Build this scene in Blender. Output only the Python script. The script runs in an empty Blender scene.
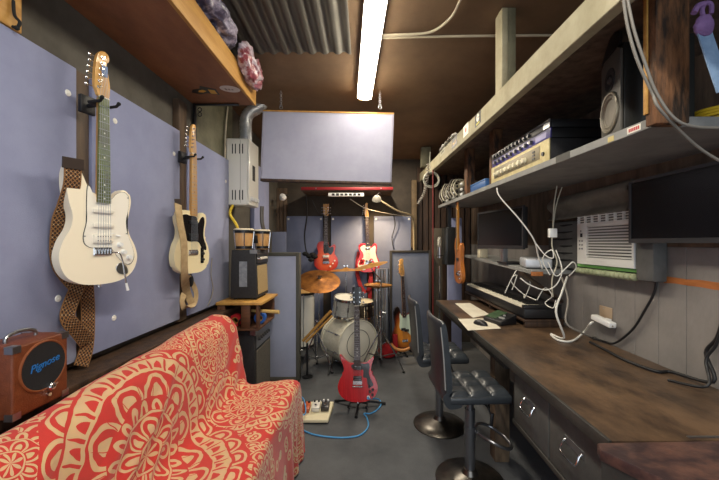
import bpy, bmesh, math, random
from mathutils import Vector as V, Matrix as MX, Euler, noise
R = math.radians; PI = math.pi
random.seed(7)
SC = bpy.context.scene
COL = SC.collection
# ------------------------------------------------------------------ camera (eye at 1.42 m, looking straight down the room)
F = 340.0; CX, CY = 366.0, 243.0; EYE = 1.42
cd = bpy.data.cameras.new('camera'); cam = bpy.data.objects.new('camera', cd); COL.objects.link(cam)
cam.location = (0, 0, EYE); cam.rotation_euler = (R(90), 0, 0)
cd.sensor_width = 36; cd.lens = F/719*36; cd.clip_start = .02
cd.shift_x = -(CX-359.5)/719; cd.shift_y = (CY-240)/719
SC.camera = cam
def w(px, py, Y): return V(((px-CX)/F*Y, Y, EYE-(py-CY)/F*Y))       # point at depth Y
def wx(px, py, X): return w(px, py, F*X/(px-CX))                     # point on a wall X = const
def wz(px, py, z): return w(px, py, F*(EYE-z)/(py-CY))               # point on a level z = const
def Yx(px, X): return F*X/(px-CX)

# ------------------------------------------------------------------ materials
def lin(c):
    if isinstance(c, str):
        c = [int(c[i:i+2], 16)/255 for i in (1, 3, 5)]
        return tuple(x/12.92 if x <= .04045 else ((x+.055)/1.055)**2.4 for x in c) + (1,)
    return tuple(c)+(1,) if len(c) == 3 else tuple(c)
MATS = {}
def mat(name, col, rough=.6, metal=0, col2=None, scale=8, amt=.5, bump=0, bscale=60, stretch=None, spec=.5, coat=0, alpha=1, trans=0, detail=6, sheen=0):
    """principled surface, its colour broken by noise between col and col2, optional grain stretch and bump"""
    if name in MATS: return MATS[name]
    m = bpy.data.materials.new(name); m.use_nodes = True
    nt = m.node_tree; b = nt.nodes['Principled BSDF']
    b.inputs['Base Color'].default_value = lin(col); b.inputs['Roughness'].default_value = rough
    b.inputs['Metallic'].default_value = metal; b.inputs['Specular IOR Level'].default_value = spec
    b.inputs['Coat Weight'].default_value = coat; b.inputs['Alpha'].default_value = alpha
    b.inputs['Transmission Weight'].default_value = trans
    if sheen: b.inputs['Sheen Weight'].default_value = sheen
    if col2 is not None or bump:
        tc = nt.nodes.new('ShaderNodeTexCoord'); mp = nt.nodes.new('ShaderNodeMapping')
        nt.links.new(tc.outputs['Object'], mp.inputs['Vector'])
        if stretch: mp.inputs['Scale'].default_value = stretch
    if col2 is not None:
        n = nt.nodes.new('ShaderNodeTexNoise'); n.inputs['Scale'].default_value = scale; n.inputs['Detail'].default_value = detail
        n.inputs['Roughness'].default_value = .65
        nt.links.new(mp.outputs[0], n.inputs['Vector'])
        r = nt.nodes.new('ShaderNodeValToRGB')
        r.color_ramp.elements[0].position = .5-.5*amt+.12; r.color_ramp.elements[1].position = .5+.5*amt-.12
        r.color_ramp.elements[0].color = lin(col); r.color_ramp.elements[1].color = lin(col2)
        nt.links.new(n.outputs['Fac'], r.inputs['Fac']); nt.links.new(r.outputs['Color'], b.inputs['Base Color'])
    if bump:
        n2 = nt.nodes.new('ShaderNodeTexNoise'); n2.inputs['Scale'].default_value = bscale; n2.inputs['Detail'].default_value = 4
        nt.links.new(mp.outputs[0], n2.inputs['Vector'])
        bp = nt.nodes.new('ShaderNodeBump'); bp.inputs['Strength'].default_value = bump; bp.inputs['Distance'].default_value = .01
        nt.links.new(n2.outputs['Fac'], bp.inputs['Height']); nt.links.new(bp.outputs[0], b.inputs['Normal'])
    MATS[name] = m; return m
def emit(name, col, s):
    if name in MATS: return MATS[name]
    m = bpy.data.materials.new(name); m.use_nodes = True; nt = m.node_tree
    b = nt.nodes['Principled BSDF']; b.inputs['Base Color'].default_value = lin(col)
    b.inputs['Emission Color'].default_value = lin(col); b.inputs['Emission Strength'].default_value = s
    MATS[name] = m; return m

class E:
    """socket arithmetic: builds math nodes"""
    nt = None
    def __init__(s, x): s.x = x
    @staticmethod
    def op(o, *a):
        n = E.nt.nodes.new('ShaderNodeMath'); n.operation = o
        for i, v in enumerate(a):
            v = v.x if isinstance(v, E) else v
            if isinstance(v, (int, float)): n.inputs[i].default_value = v
            else: E.nt.links.new(v, n.inputs[i])
        return E(n.outputs[0])
    def __add__(s, o): return E.op('ADD', s, o)
    __radd__ = __add__
    def __sub__(s, o): return E.op('SUBTRACT', s, o)
    def __rsub__(s, o): return E.op('SUBTRACT', o, s)
    def __mul__(s, o): return E.op('MULTIPLY', s, o)
    __rmul__ = __mul__
    def __truediv__(s, o): return E.op('DIVIDE', s, o)
    def __lt__(s, o): return E.op('LESS_THAN', s, o)
    def __gt__(s, o): return E.op('GREATER_THAN', s, o)
def esqrt(a): return E.op('SQRT', a)
def eabs(a): return E.op('ABSOLUTE', a)
def efrac(a): return E.op('FRACT', a)
def emax(a, b): return E.op('MAXIMUM', a, b)
def emin(a, b): return E.op('MINIMUM', a, b)

# ------------------------------------------------------------------ mesh builder
def cr(pts, closed=True, n=6):
    """Catmull-Rom through 2D / 3D points"""
    pts = [V(p) for p in pts]; N = len(pts); out = []
    rng = range(N) if closed else range(N-1)
    for i in rng:
        if closed: a, b, c, d = pts[i-1], pts[i], pts[(i+1) % N], pts[(i+2) % N]
        else: a, b, c, d = pts[max(i-1, 0)], pts[i], pts[i+1], pts[min(i+2, N-1)]
        for k in range(n):
            t = k/n
            out.append(.5*((2*b)+(c-a)*t+(2*a-5*b+4*c-d)*t*t+(3*b-a-3*c+d)*t**3))
    if not closed: out.append(pts[-1])
    return out
class MB:
    def __init__(s): s.bm = bmesh.new()
    def raw(s, verts, faces, mtx=None):
        vs = [s.bm.verts.new((mtx @ V(v)) if mtx else V(v)) for v in verts]
        fs = []
        for f in faces:
            try: fs.append(s.bm.faces.new([vs[i] for i in f]))
            except ValueError: pass
        return vs, fs
    def box(s, c, d, rot=None, bev=0, seg=2):
        m = MX.Translation(V(c)) @ (rot.to_matrix().to_4x4() if isinstance(rot, Euler) else (rot if rot else MX()))
        x, y, z = d[0]/2, d[1]/2, d[2]/2
        P = [(-x,-y,-z),(x,-y,-z),(x,y,-z),(-x,y,-z),(-x,-y,z),(x,-y,z),(x,y,z),(-x,y,z)]
        return s.hexa([m @ V(p) for p in P], bev, seg)
    def bb(s, x0, x1, y0, y1, z0, z1, bev=0, seg=2):
        return s.box(((x0+x1)/2, (y0+y1)/2, (z0+z1)/2), (abs(x1-x0), abs(y1-y0), abs(z1-z0)), None, bev, seg)
    def hexa(s, P, bev=0, seg=2):
        vs, fs = s.raw(P, [(0,3,2,1),(4,5,6,7),(0,1,5,4),(1,2,6,5),(2,3,7,6),(3,0,4,7)])
        if bev > 0:
            es = list({e for f in fs for e in f.edges})
            bmesh.ops.bevel(s.bm, geom=es, offset=bev, segments=seg, affect='EDGES', profile=.5)
        return s
    def cyl(s, p0, p1, r0, r1=None, n=16, cap=True):
        p0, p1 = V(p0), V(p1); r1 = r0 if r1 is None else r1
        q = (p1-p0).to_track_quat('Z', 'Y').to_matrix()
        vs = []
        for p, r in ((p0, r0), (p1, r1)):
            vs += [p + q @ V((r*math.cos(2*PI*i/n), r*math.sin(2*PI*i/n), 0)) for i in range(n)]
        fs = [(i, (i+1) % n, n+(i+1) % n, n+i) for i in range(n)]
        if cap: fs += [tuple(range(n))[::-1], tuple(range(n, 2*n))]
        s.raw(vs, fs); return s
    def tube(s, pts, r, n=8, closed=False):
        pts = [V(p) for p in pts]; N = len(pts); rings = []; up = None
        for i, p in enumerate(pts):
            t = (pts[(i+1) % N]-pts[i-1]) if closed else (pts[min(i+1, N-1)]-pts[max(i-1, 0)])
            t.normalize()
            if up is None: up = t.orthogonal().normalized()
            up = (up-t*up.dot(t)).normalized(); sd = t.cross(up)
            rr = r[i] if isinstance(r, (list, tuple)) else r
            rings.append([p+up*rr*math.cos(2*PI*k/n)+sd*rr*math.sin(2*PI*k/n) for k in range(n)])
        return s.loft(rings, closed)
    def loft(s, rings, closed=False, cap=True, wrap=True):
        n = len(rings[0]); N = len(rings); vs = [p for r in rings for p in r]; fs = []
        for j in range(N if closed else N-1):
            a, b = j*n, ((j+1) % N)*n
            for i in range(n if wrap else n-1): fs.append((a+i, a+(i+1) % n, b+(i+1) % n, b+i))
        if cap and wrap and not closed: fs += [tuple(range(n))[::-1], tuple(range((N-1)*n, N*n))]
        s.raw(vs, fs); return s
    def lathe(s, prof, mtx=None, n=28):
        vs, fs = [], []; k = len(prof)
        for i in range(n):
            a = 2*PI*i/n
            vs += [(r*math.cos(a), r*math.sin(a), z) for r, z in prof]
        for i in range(n):
            j = (i+1) % n
            for q in range(k-1): fs.append((i*k+q, j*k+q, j*k+q+1, i*k+q+1))
        s.raw(vs, fs, mtx); bmesh.ops.remove_doubles(s.bm, verts=s.bm.verts[:], dist=1e-6); return s
    def prism(s, outl, y0, y1, mtx=None, bev=0, seg=2):
        """outline in x,z extruded from y0 (front) to y1"""
        n = len(outl)
        vs = [(p[0], y0, p[1]) for p in outl]+[(p[0], y1, p[1]) for p in outl]
        v, f = s.raw(vs, [tuple(range(n)), tuple(range(n, 2*n))[::-1]]+[(i, n+i, n+(i+1) % n, (i+1) % n) for i in range(n)], mtx)
        if bev > 0:
            es = list(set(f[0].edges) | set(f[1].edges))
            bmesh.ops.bevel(s.bm, geom=es, offset=bev, segments=seg, affect='EDGES', profile=.5)
        big = [q for q in s.bm.faces if len(q.verts) > 6]
        if big: bmesh.ops.triangulate(s.bm, faces=big, ngon_method='EAR_CLIP')
        return s
    def sph(s, c, r, seg=20, rings=12, mtx=None):
        r = (r, r, r) if isinstance(r, (int, float)) else r
        m = MX.Translation(V(c)) @ (mtx or MX()) @ MX.Diagonal((r[0], r[1], r[2], 1))
        bmesh.ops.create_uvsphere(s.bm, u_segments=seg, v_segments=rings, radius=1, matrix=m); return s
    def torus(s, c, R0, r, mtx=None, n=28, k=8, a0=0, a1=2*PI):
        m = MX.Translation(V(c)) @ (mtx or MX()); full = abs(a1-a0-2*PI) < 1e-6
        N = n if full else n+1
        pts = [m @ V((R0*math.cos(a0+(a1-a0)*i/n), R0*math.sin(a0+(a1-a0)*i/n), 0)) for i in range(N)]
        return s.tube(pts, r, k, full)
    def ribbon(s, pts, side, wid, th=.003):
        """flat strap along pts, width along 'side' (vector or list)"""
        pts = [V(p) for p in pts]; rings = []
        for i, p in enumerate(pts):
            t = (pts[min(i+1, len(pts)-1)]-pts[max(i-1, 0)]).normalized()
            sd = V(side[i] if isinstance(side, list) else side); sd = (sd-t*sd.dot(t)).normalized(); nn = t.cross(sd)
            a, b = sd*wid/2, nn*th/2
            rings.append([p-a-b, p+a-b, p+a+b, p-a+b])
        return s.loft(rings)
    def mark(s, i, start):
        s.bm.faces.ensure_lookup_table()
        for f in list(s.bm.faces)[start:]: f.material_index = i
        return s
    def noise(s, amp, sc, seed=0):
        o = V((seed*3.7, seed*1.3, seed*2.1))
        for v in s.bm.verts: v.co += noise.noise_vector(v.co*sc+o)*amp
        return s
WM = {}
def setp(o, label=None, cat=None, group=None, kind=None):
    if label: o['label'] = label
    if cat: o['category'] = cat
    if group: o['group'] = group
    if kind: o['kind'] = kind
    return o
def thing(name, label, cat, loc=(0, 0, 0), rot=(0, 0, 0), group=None, mtx=None):
    o = bpy.data.objects.new(name, None); COL.objects.link(o); o.empty_display_size = .05
    m = mtx if mtx is not None else MX.Translation(V(loc)) @ Euler(rot).to_matrix().to_4x4()
    o.matrix_world = m; WM[o.name] = m.copy()
    return setp(o, label, cat, group)
def build(name, mb, m, parent=None, world=True, label=None, cat=None, group=None, kind=None, ang=35, origin=True, mtx=None):
    """links the builder's mesh as ONE object; world: its coordinates are room coordinates"""
    bm = mb.bm
    if mtx is not None: bm.transform(mtx)
    bmesh.ops.recalc_face_normals(bm, faces=bm.faces[:])
    off = MX()
    if parent is not None:
        if world: bm.transform(WM[parent.name].inverted())
    elif origin and len(bm.verts):
        xs = [v.co for v in bm.verts]
        c = V(((min(p.x for p in xs)+max(p.x for p in xs))/2, (min(p.y for p in xs)+max(p.y for p in xs))/2, min(p.z for p in xs)))
        bm.transform(MX.Translation(-c)); off = MX.Translation(c)
    me = bpy.data.meshes.new(name); bm.to_mesh(me); bm.free()
    for p in me.polygons: p.use_smooth = True
    me.set_sharp_from_angle(angle=R(ang))
    for mm in (m if isinstance(m, (list, tuple)) else [m]): me.materials.append(mm)
    o = bpy.data.objects.new(name, me); COL.objects.link(o)
    if parent is not None: o.parent = parent; WM[o.name] = WM[parent.name].copy()
    else: o.matrix_world = off; WM[o.name] = off
    return setp(o, label, cat, group, kind)
def children(o): return [c for c in bpy.data.objects if c.parent == o]
def copy_tree(o, parent=None, kids=None):
    """a copy of a thing with copies of its parts and sub-parts"""
    c = o.copy(); COL.objects.link(c)
    if parent is not None: c.parent = parent
    for ch in children(o): copy_tree(ch, c)
    return c
def place(o, loc, rotz=0):
    o.location = loc; o.rotation_euler = (0, 0, rotz)
def cable(name, pts, r, m, label=None, cat='cable', group=None, parent=None, smooth=True, kind=None):
    """round cable; pts is one list of points or a list of lists"""
    mb = MB()
    for L in (pts if isinstance(pts[0], list) else [pts]): mb.tube(cr(L, False, 6) if smooth else L, r, 8)
    return build(name, mb, m, parent, label=label, cat=cat if label and parent is None else None, group=group, kind=kind, ang=80)
def text(name, body, size, m, mtx, parent=None, extr=.0005, shear=0):
    cu = bpy.data.curves.new(name, 'FONT'); cu.body = body; cu.size = size; cu.extrude = extr; cu.align_x = 'CENTER'; cu.align_y = 'CENTER'; cu.shear = shear
    t = bpy.data.objects.new(name, cu); COL.objects.link(t); bpy.context.view_layer.update()
    me = bpy.data.meshes.new_from_object(t); bpy.data.objects.remove(t)
    mb = MB(); mb.bm.from_mesh(me); bpy.data.meshes.remove(me)
    return build(name, mb, m, parent, mtx=mtx)
# frame whose x runs along 'right', z along 'up', front towards -y
def frame(o, right, up=(0, 0, 1)):
    x = V(right).normalized(); z = V(up); z = (z-x*z.dot(x)).normalized(); y = z.cross(x)
    m = MX((x, y, z)).transposed().to_4x4(); m.translation = V(o); return m
RX90 = MX.Rotation(R(90), 4, 'X')   # lathe axis z -> towards -y

# palette
BLACK = mat('black_plastic', '#17171a', .45)
MATTE = mat('matte_black', '#101011', .8)
CHROME = mat('chrome', '#c9cacc', .18, 1)
STEEL = mat('brushed_steel', '#a5a6a8', .35, 1)
DSTEEL = mat('dark_steel', '#3c3d40', .4, .9)
CREAM = mat('cream_paint', '#f4e8cf', .3, coat=.3)
WHITE = mat('white_plastic', '#e6e6e4', .4)
WCABLE = mat('white_cable', '#e2e0d8', .5)
BCABLE = mat('black_cable', '#18191c', .5)
GCABLE = mat('grey_cable', '#8b857c', .55)
BLUECABLE = mat('blue_cable', '#4a93c9', .5)
MAPLE = mat('maple', '#d8a860', .35, col2='#c08a45', scale=6, stretch=(8, 8, 1), coat=.3)
ROSE = mat('rosewood', '#3a241b', .45, col2='#2a1812', scale=10, stretch=(10, 10, 1))
DWOOD = mat('dark_wood', '#4a3423', .6, col2='#2b1d14', scale=5, stretch=(6, 6, .6), bump=.25, bscale=30)
PWOOD = mat('pine', '#c8994f', .55, col2='#ad7c39', scale=4, stretch=(5, .6, 5), bump=.1)
RUST = mat('old_post', '#7a5233', .75, col2='#2a1d12', scale=9, stretch=(3, 3, .7), amt=.45, bump=.5, bscale=25)
OLIVE = mat('olive_paint', '#6d6a55', .7, col2='#575442', scale=6, bump=.15)
BEAMP = mat('beam_paint', '#aba489', .7, col2='#8b8468', scale=5, amt=.6, bump=.25, bscale=25)
DARKW = mat('dark_boards', '#6d5a4a', .8, col2='#4b3e33', scale=4, stretch=(4, 4, .7), bump=.2)
BLUEF = mat('blue_fabric', '#8f95b6', .9, col2='#848aac', scale=3, bump=.15, bscale=300, sheen=.2)
GREYF = mat('grey_fabric', '#8a90a6', .9, col2='#7e849a', scale=3, bump=.15, bscale=300)
LAVF = mat('lavender_fabric', '#a3a4b6', .9, col2='#9899ad', scale=3, bump=.12, bscale=300)
# ================================================================== THE SETTING
XL, XR, YB, YF = -1.27, 1.50, 4.88, -1.6
XP = -1.22                                       # face of the acoustic panels on the left wall
def ceil_z(Y): return 2.86-.05*Y
FLOORM = mat('floor_carpet', '#5d5f62', .85, col2='#424447', scale=3, amt=.7, bump=.35, bscale=220)
m = MB(); m.bb(XL-.1, XR+.1, YF-2, YB+.1, -.06, 0); build('floor', m, FLOORM, kind='structure')
CEILM = mat('ceiling_board', '#82684c', .8, col2='#5c4835', scale=2.2, amt=.8, bump=.15, bscale=20)
m = MB(); a, b = ceil_z(YF), ceil_z(YB)
m.hexa([(XL-.1,YF,a),(XR+.1,YF,a),(XR+.1,YB+.1,b),(XL-.1,YB+.1,b),(XL-.1,YF,a+.05),(XR+.1,YF,a+.05),(XR+.1,YB+.1,b+.05),(XL-.1,YB+.1,b+.05)])
build('ceiling', m, CEILM, kind='structure')
WALLD = mat('wall_paint_dark', '#5d5850', .85, col2='#4a463e', scale=3, bump=.15, bscale=40)
m = MB(); m.bb(XL-.06, XL, YF, YB, 0, 3); build('wall_left', m, WALLD, kind='structure')
WALLB = mat('wall_back_paint', '#4d443a', .85, col2='#3a332b', scale=3)
m = MB(); m.bb(XL, XR, YB, YB+.06, 0, 3); build('wall_back', m, WALLB, kind='structure')
# right wall: grey tongue-and-groove boards to 1.35 m, dark boarding above
WALLR = mat('wall_right_boards', '#8f8a86', .7, col2='#75716e', scale=3.5, stretch=(1, 1, .8), amt=.7, bump=.15, bscale=40)
m = MB(); y = YF
while y < YB:
    m.bb(XR, XR+.05, y+.001, y+.151, 0, 1.40, .0015, 1); y += .152
m.bb(XR+.02, XR+.06, YF, YB, 0, 3)
build('wall_right', m, WALLR, kind='structure')
m = MB(); m.bb(XR-.005, XR+.018, YF, YB, 1.401, 2.95); build('trim_1', m, DARKW, kind='structure')
# chipped bare-wood rail in the right wall
STRIP = mat('bare_wood_rail', '#b9713a', .6, col2='#a0602f', scale=8, stretch=(6, 1, 6))
m = MB(); n = 24; top = []; bot = []
for i in range(n+1):
    y = .2+(Yx(664, XR)-.2)*i/n
    top.append((y, 1.252+random.uniform(-.004, .004))); bot.append((y, 1.222+random.uniform(-.006, .003)))
m.prism(top+bot[::-1], -.006, .001, frame((XR, 0, 0), (0, 1, 0)))
build('trim_2', m, STRIP, kind='structure')
# upper band of the left wall near the loft, olive boarding beyond it
m = MB(); m.bb(XL, XL+.012, 2.5, 3.2, 2.08, 2.75); build('trim_3', m, OLIVE, kind='structure')

# acoustic panels on the left wall
pz0, pz1 = .92, EYE+.604*abs(XP)
Y1, Y2, Y3, Y4, Y5 = [Yx(x, XP) for x in (77, 92, 180, 188, 229)]
PANS = [(.25, Y1, 'long blue-lavender acoustic panel nearest the front on the left wall, behind the small brown amp'),
        (Y2, Y3, 'blue-lavender acoustic panel on the left wall between the two dark wooden battens'),
        (Y4, Y5, 'narrow blue-lavender acoustic panel on the left wall just before the white water heater')]
WASH = mat('washer', '#e8e6df', .4)
def screws(p, pts):
    for y, z in pts:
        mm = MB(); mm.cyl((XP, y, z), (XP+.003, y, z), .014, .012, 16); mm.cyl((XP+.003, y, z), (XP+.005, y, z), .004, .004, 8)
        build('screw_washer', mm, WASH, p)
for i, (a, b, l) in enumerate(PANS):
    p = thing('acoustic_panel', l, 'acoustic panel', (XP, (a+b)/2, pz0), group='blue panels on the left wall')
    mm = MB(); mm.bb(XL+.002, XP, a, b, pz0, pz1, .006); build('fabric_face', mm, BLUEF, p)
    if i == 0: screws(p, [tuple(wx(68, 93, XP)[1:]), (wx(58, 300, XP)[1], 1.2)])
    if i == 1: screws(p, [tuple(wx(115, 121, XP)[1:]), tuple(wx(114, 318, XP)[1:]), (Y3-.07, pz1-.17)])
    if i == 2: screws(p, [(Y5-.07, pz1-.2)])
p = thing('acoustic_panel', 'tall bluish panel on the left wall behind the white water heater', 'acoustic panel', (XP, 3.9, .4))
mm = MB(); mm.bb(XL+.002, XP, 3.72, 4.28, .02, 2.3, .006); build('fabric_face', mm, BLUEF, p)
# battens between the panels
m = MB(); m.bb(XL, XP-.012, Y1+.001, Y2-.001, .9, pz1, .003); build('trim_4', m, mat('batten_wood', '#5c4936', .6, col2='#46362a', scale=6, stretch=(6, 6, .6)), kind='structure')
m = MB(); m.bb(XL, XP-.008, Y3+.001, Y4-.001, .9, EYE+.95, .003); build('trim_5', m, MATS['batten_wood'], kind='structure')
# ledge behind the sofa
m = MB(); m.bb(XL+.002, -1.095, .3, Y5, .855, .885, .004); m.bb(XL+.002, -1.105, .3, Y5, .80, .853); build('trim_6', m, DWOOD, kind='structure')
# wood block with hook at top left
wb = wx(2, 10, XP-.02)
p = thing('hook_block', 'short pine block with a black coat hook high on the left wall', 'hook', (XP-.04, 1.1, 2.1))
y0, y1 = Yx(-12, XP), Yx(22, XP)
mm = MB(); mm.bb(XL+.001, XP, y0, y1, pz1+.004, pz1+.19, .003); build('block', mm, PWOOD, p)
h = wx(11, 12, XP)
mm = MB(); mm.tube(cr([(XP+.006, h.y, h.z-.05), (XP+.02, h.y, h.z-.055), (XP+.03, h.y, h.z-.035), (XP+.012, h.y, h.z-.01), (XP+.008, h.y, h.z+.04)], False, 5), .005, 8)
mm.sph((XP+.02, h.y, h.z-.055), .008); build('hook', mm, MATTE, p)

# corrugated roof sheet
CORR = mat('corrugated_sheet', '#5f5b52', .65, .25, col2='#3d3a33', scale=3, stretch=(3, .6, 3), amt=.8)
m = MB(); nx = 150; x0, x1 = XL+.02, -.10; rings = []
for y in (.3, 2.34):
    row = []
    for i in range(nx+1):
        x = x0+(x1-x0)*i/nx; t = ((x-x0)/.088) % 1
        h = .5-.5*math.cos(2*PI*t); h = h*h*(3-2*h)
        row.append((x, y, ceil_z(y)-.026+.017*h))
    rings.append(row)
m.loft(rings, wrap=False); o = build('corrugated_sheet', m, CORR, label='grey corrugated metal sheet under the ceiling at upper left', cat='roof sheet', ang=60)
sm = o.modifiers.new('s', 'SOLIDIFY'); sm.thickness = .003; sm.offset = 1

# loft shelf at upper left
HL = 1.02; xf = -.815; yl = 2.52
LOFTB = mat('loft_plywood', '#99653f', .6, col2='#6b432b', scale=3, stretch=(2, .8, 2), amt=.7, bump=.1)
p = thing('loft_shelf', 'brown plywood loft shelf with pine edge, high on the left wall', 'shelf', (-1.0, 1.4, EYE+HL))
mm = MB(); mm.bb(XL+.001, xf-.02, .2, yl, EYE+HL, EYE+HL+.02); build('board', mm, LOFTB, p)
mm = MB(); mm.bb(xf-.0195, xf, .2, yl, EYE+HL-.003, EYE+HL+.138, .002); build('edge_board', mm, PWOOD, p)
mm = MB(); mm.bb(XL+.001, xf-.021, yl-.022, yl, EYE+HL+.021, EYE+HL+.13); build('end_board', mm, LOFTB, p)
# iron bracket under the loft end
p = thing('shelf_bracket', 'black iron angle bracket under the far end of the loft shelf', 'bracket', (XL+.05, yl-.06, 2.2))
mm = MB(); mm.bb(XL+.015, -.93, yl-.045, yl-.022, EYE+HL-.014, EYE+HL-.004, .001)
build('arm', mm, DSTEEL, p)
mm = MB(); mm.bb(XL+.013, XL+.025, yl-.048, yl-.019, EYE+HL-.27, EYE+HL-.002, .001); build('wall_plate', mm, DSTEEL, p)
for k in range(2):
    mm = MB(); c = V((XL+.055, yl-.034, EYE+HL-.045-.035*k)); mm.torus(c, .014, .003, RX90); build('ring', mm, DSTEEL, p)
# stickers under the loft
STKB = mat('sticker_black', '#181512', .4); STKY = mat('sticker_yellow', '#d8a63a', .4); STKW = mat('sticker_white', '#cfc4bd', .4)
zs = EYE+HL
c = wz(205, 91, zs); mm = MB()
def flat(mm, c, pts, th, dz):
    n = len(pts); mm.raw([(c.x+a, c.y+b, zs-dz-th) for a, b in pts]+[(c.x+a, c.y+b, zs-dz) for a, b in pts], [tuple(range(n))[::-1], tuple(range(n, 2*n))]+[(i, (i+1) % n, n+(i+1) % n, n+i) for i in range(n)])
flat(mm, c, [(-.10,.02),(-.055,.05),(.0,.03),(.075,.06),(.085,-.03),(.0,-.075),(-.02,-.035),(-.075,-.02)], .001, 0); st = build('sticker', mm, STKB, p, label='black and yellow diamond-shaped sticker')
mm = MB(); flat(mm, c, [(-.05,.012),(-.02,.02),(.01,.0),(-.005,-.02),(-.035,-.012)], .0006, .001)
flat(mm, c, [(.025,.035),(.065,.045),(.07,-.012),(.03,-.025)], .0006, .001); build('print', mm, STKY, st)
c = wz(230, 89, zs)
mm = MB(); flat(mm, c, [(.062*math.cos(a)+.01*math.sin(a), .05*math.sin(a)) for a in [i*PI/14 for i in range(28)]], .001, 0); st = build('sticker', mm, STKW, p, label='pale oval sticker')
mm = MB()
for k in range(3): flat(mm, c, [(-.035+.02*k,-.01+.006*k),(-.022+.02*k,-.012+.006*k),(-.02+.02*k,.014),( -.033+.02*k,.016)], .0006, .001)
build('print', mm, mat('sticker_print', '#8a7d78', .5), st)

# ceiling lamp
p = thing('ceiling_lamp', 'long lit LED batten lamp with white diffuser fixed to the ceiling', 'lamp', (.02, 2.2, 2.72))
A, B = V((.066, 1.62, EYE+1.318)), V((-.013, 2.88, EYE+1.243)); d = (B-A).normalized(); fm = frame(A, (-d.y, d.x, 0), d)
L = (B-A).length; prof = [(-.058,0),(-.055,.022),(-.035,.034),(0,.037),(.035,.034),(.055,.022),(.058,0)]
mm = MB(); mm.loft([[fm @ V((x, -y, z)) for x, y in prof] for z in (.012, L-.012)]); LAMPE = emit('lamp_diffuser', (1, .90, .72), 34); o = build('diffuser', mm, LAMPE, p)
mm = MB(); up = .03
mm.loft([[fm @ V((x, y, z)) for x, y in [(-.062,-.003),(.062,-.003),(.062,.03),(-.062,.03)]] for z in (0, L)]); build('housing', mm, WHITE, p)
for z in (0, L):
    mm = MB(); mm.loft([[fm @ V((x*1.04, -y*1.04, zz)) for x, y in prof] for zz in ((z-.002, z+.012) if z == 0 else (z-.012, z+.002))]); build('end_cap', mm, WHITE, p)

# conduits on the ceiling
def cpt(x, Y): return V((x, Y, ceil_z(Y)-.012))
COND = mat('conduit_paint', '#b7ac95', .6)
cable('conduit', [cpt(.06, 2.16), cpt(.3, 2.15), cpt(.42, 2.12), cpt(.5, 2.0), cpt(.52, 1.85), cpt(.56, 1.5)], .008, COND, 'beige conduit bending forward across the dark ceiling', 'conduit')
cable('conduit', [cpt(.06, 2.185), cpt(.6, 2.17), cpt(1.3, 2.16)], .008, COND, 'straight beige conduit running across the ceiling to the right wall', 'conduit')

# hanging baffle
p = thing('hanging_baffle', 'lavender-grey framed sound baffle hanging from the ceiling by two hooks', 'acoustic panel', (-.31, 2.87, 1.92))
tl, tr = w(263, 110, 2.88), w(394, 113, 2.84); hgt = .60
fm = frame(tl, tr-tl); W = (tr-tl).length
mm = MB(); mm.prism([(.014, -hgt+.02), (W-.014, -hgt+.02), (W-.014, -.012), (.014, -.012)], 0, .05, fm); build('fabric_face', mm, LAVF, p)
for nm, q in (('top_rail', (0, W, -.012, 0)), ('bottom_rail', (0, W, -hgt, -hgt+.02)), ('side_rail', (0, .013, -hgt+.0205, -.0125)), ('side_rail', (W-.013, W, -hgt+.0205, -.0125))):
    mm = MB(); mm.prism([(q[0], q[2]), (q[1], q[2]), (q[1], q[3]), (q[0], q[3])], -.006, .055, fm, .0015)
    build(nm, mm, PWOOD if nm == 'top_rail' else DWOOD if nm == 'bottom_rail' else mat('rail_lavender', '#8d8c9c', .7), p)
for xx in (281, 380):
    c = w(xx, 110.5, 2.87); zt = ceil_z(2.87)
    q = thing('hook', ('left' if xx < 300 else 'right')+' of two steel hooks holding the baffle to the ceiling', 'hook', (c.x, c.y, c.z))
    mm = MB(); mm.torus((c.x, c.y, c.z+.026), .013, .0028, RX90); build('eye', mm, STEEL, q)
    mm = MB(); k = 0; zz = c.z+.045
    while zz < zt-.008:
        mm.torus((c.x, c.y, zz), .009, .0022, RX90 if k % 2 == 0 else MX.Rotation(R(90), 4, 'Y'), 16, 6); zz += .016; k += 1
    build('chain', mm, STEEL, q)

# ---- beam, posts and long shelf on the right
def hb(Y): return EYE+.685+.038*Y
XB = .76
p = thing('shelf_beam', 'long pale painted timber beam running above the right-hand shelf', 'beam', (XB, 2.5, 2.2)); 
def beamseg(y0, y1, x0, x1, b, t): return [(x0,y0,hb(y0)+b),(x1,y0,hb(y0)+b),(x1,y1,hb(y1)+b),(x0,y1,hb(y1)+b),(x0,y0,hb(y0)+t),(x1,y0,hb(y0)+t),(x1,y1,hb(y1)+t),(x0,y1,hb(y1)+t)]
m = MB(); m.hexa(beamseg(.55, 4.86, XB, XB+.045, 0, .115), .003, 1); build('timber', m, BEAMP, p)
m = MB(); m.hexa(beamseg(.55, 4.86, XB+.0455, XR-.006, .098, .112)); build('loft_deck', m, DARKW, p)
def decal(lx, ly, hgt, label, bgc, drw):
    Y = Yx(lx, XB); c = V((XB-.0012, Y, EYE-(ly-CY)/F*Y)); q = None
    fm = frame(c, (0, -1, .0), (0, .0, 1)); wd, hh = hgt
    mm = MB(); mm.prism([(-wd/2,-hh/2),(wd/2,-hh/2),(wd/2,hh/2),(-wd/2,hh/2)], -.0005, .0005, fm); q = build('sticker', mm, bgc, p, label=label)
    for nm, mt, ol in drw:
        mm = MB(); mm.prism(ol, -.0012, -.0006, fm); build(nm, mm, mt, q)
circ = lambda x, z, r, n=20, s=1: [(x+r*math.cos(2*PI*i/n), z+s*r*math.sin(2*PI*i/n)) for i in range(n)]
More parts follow.
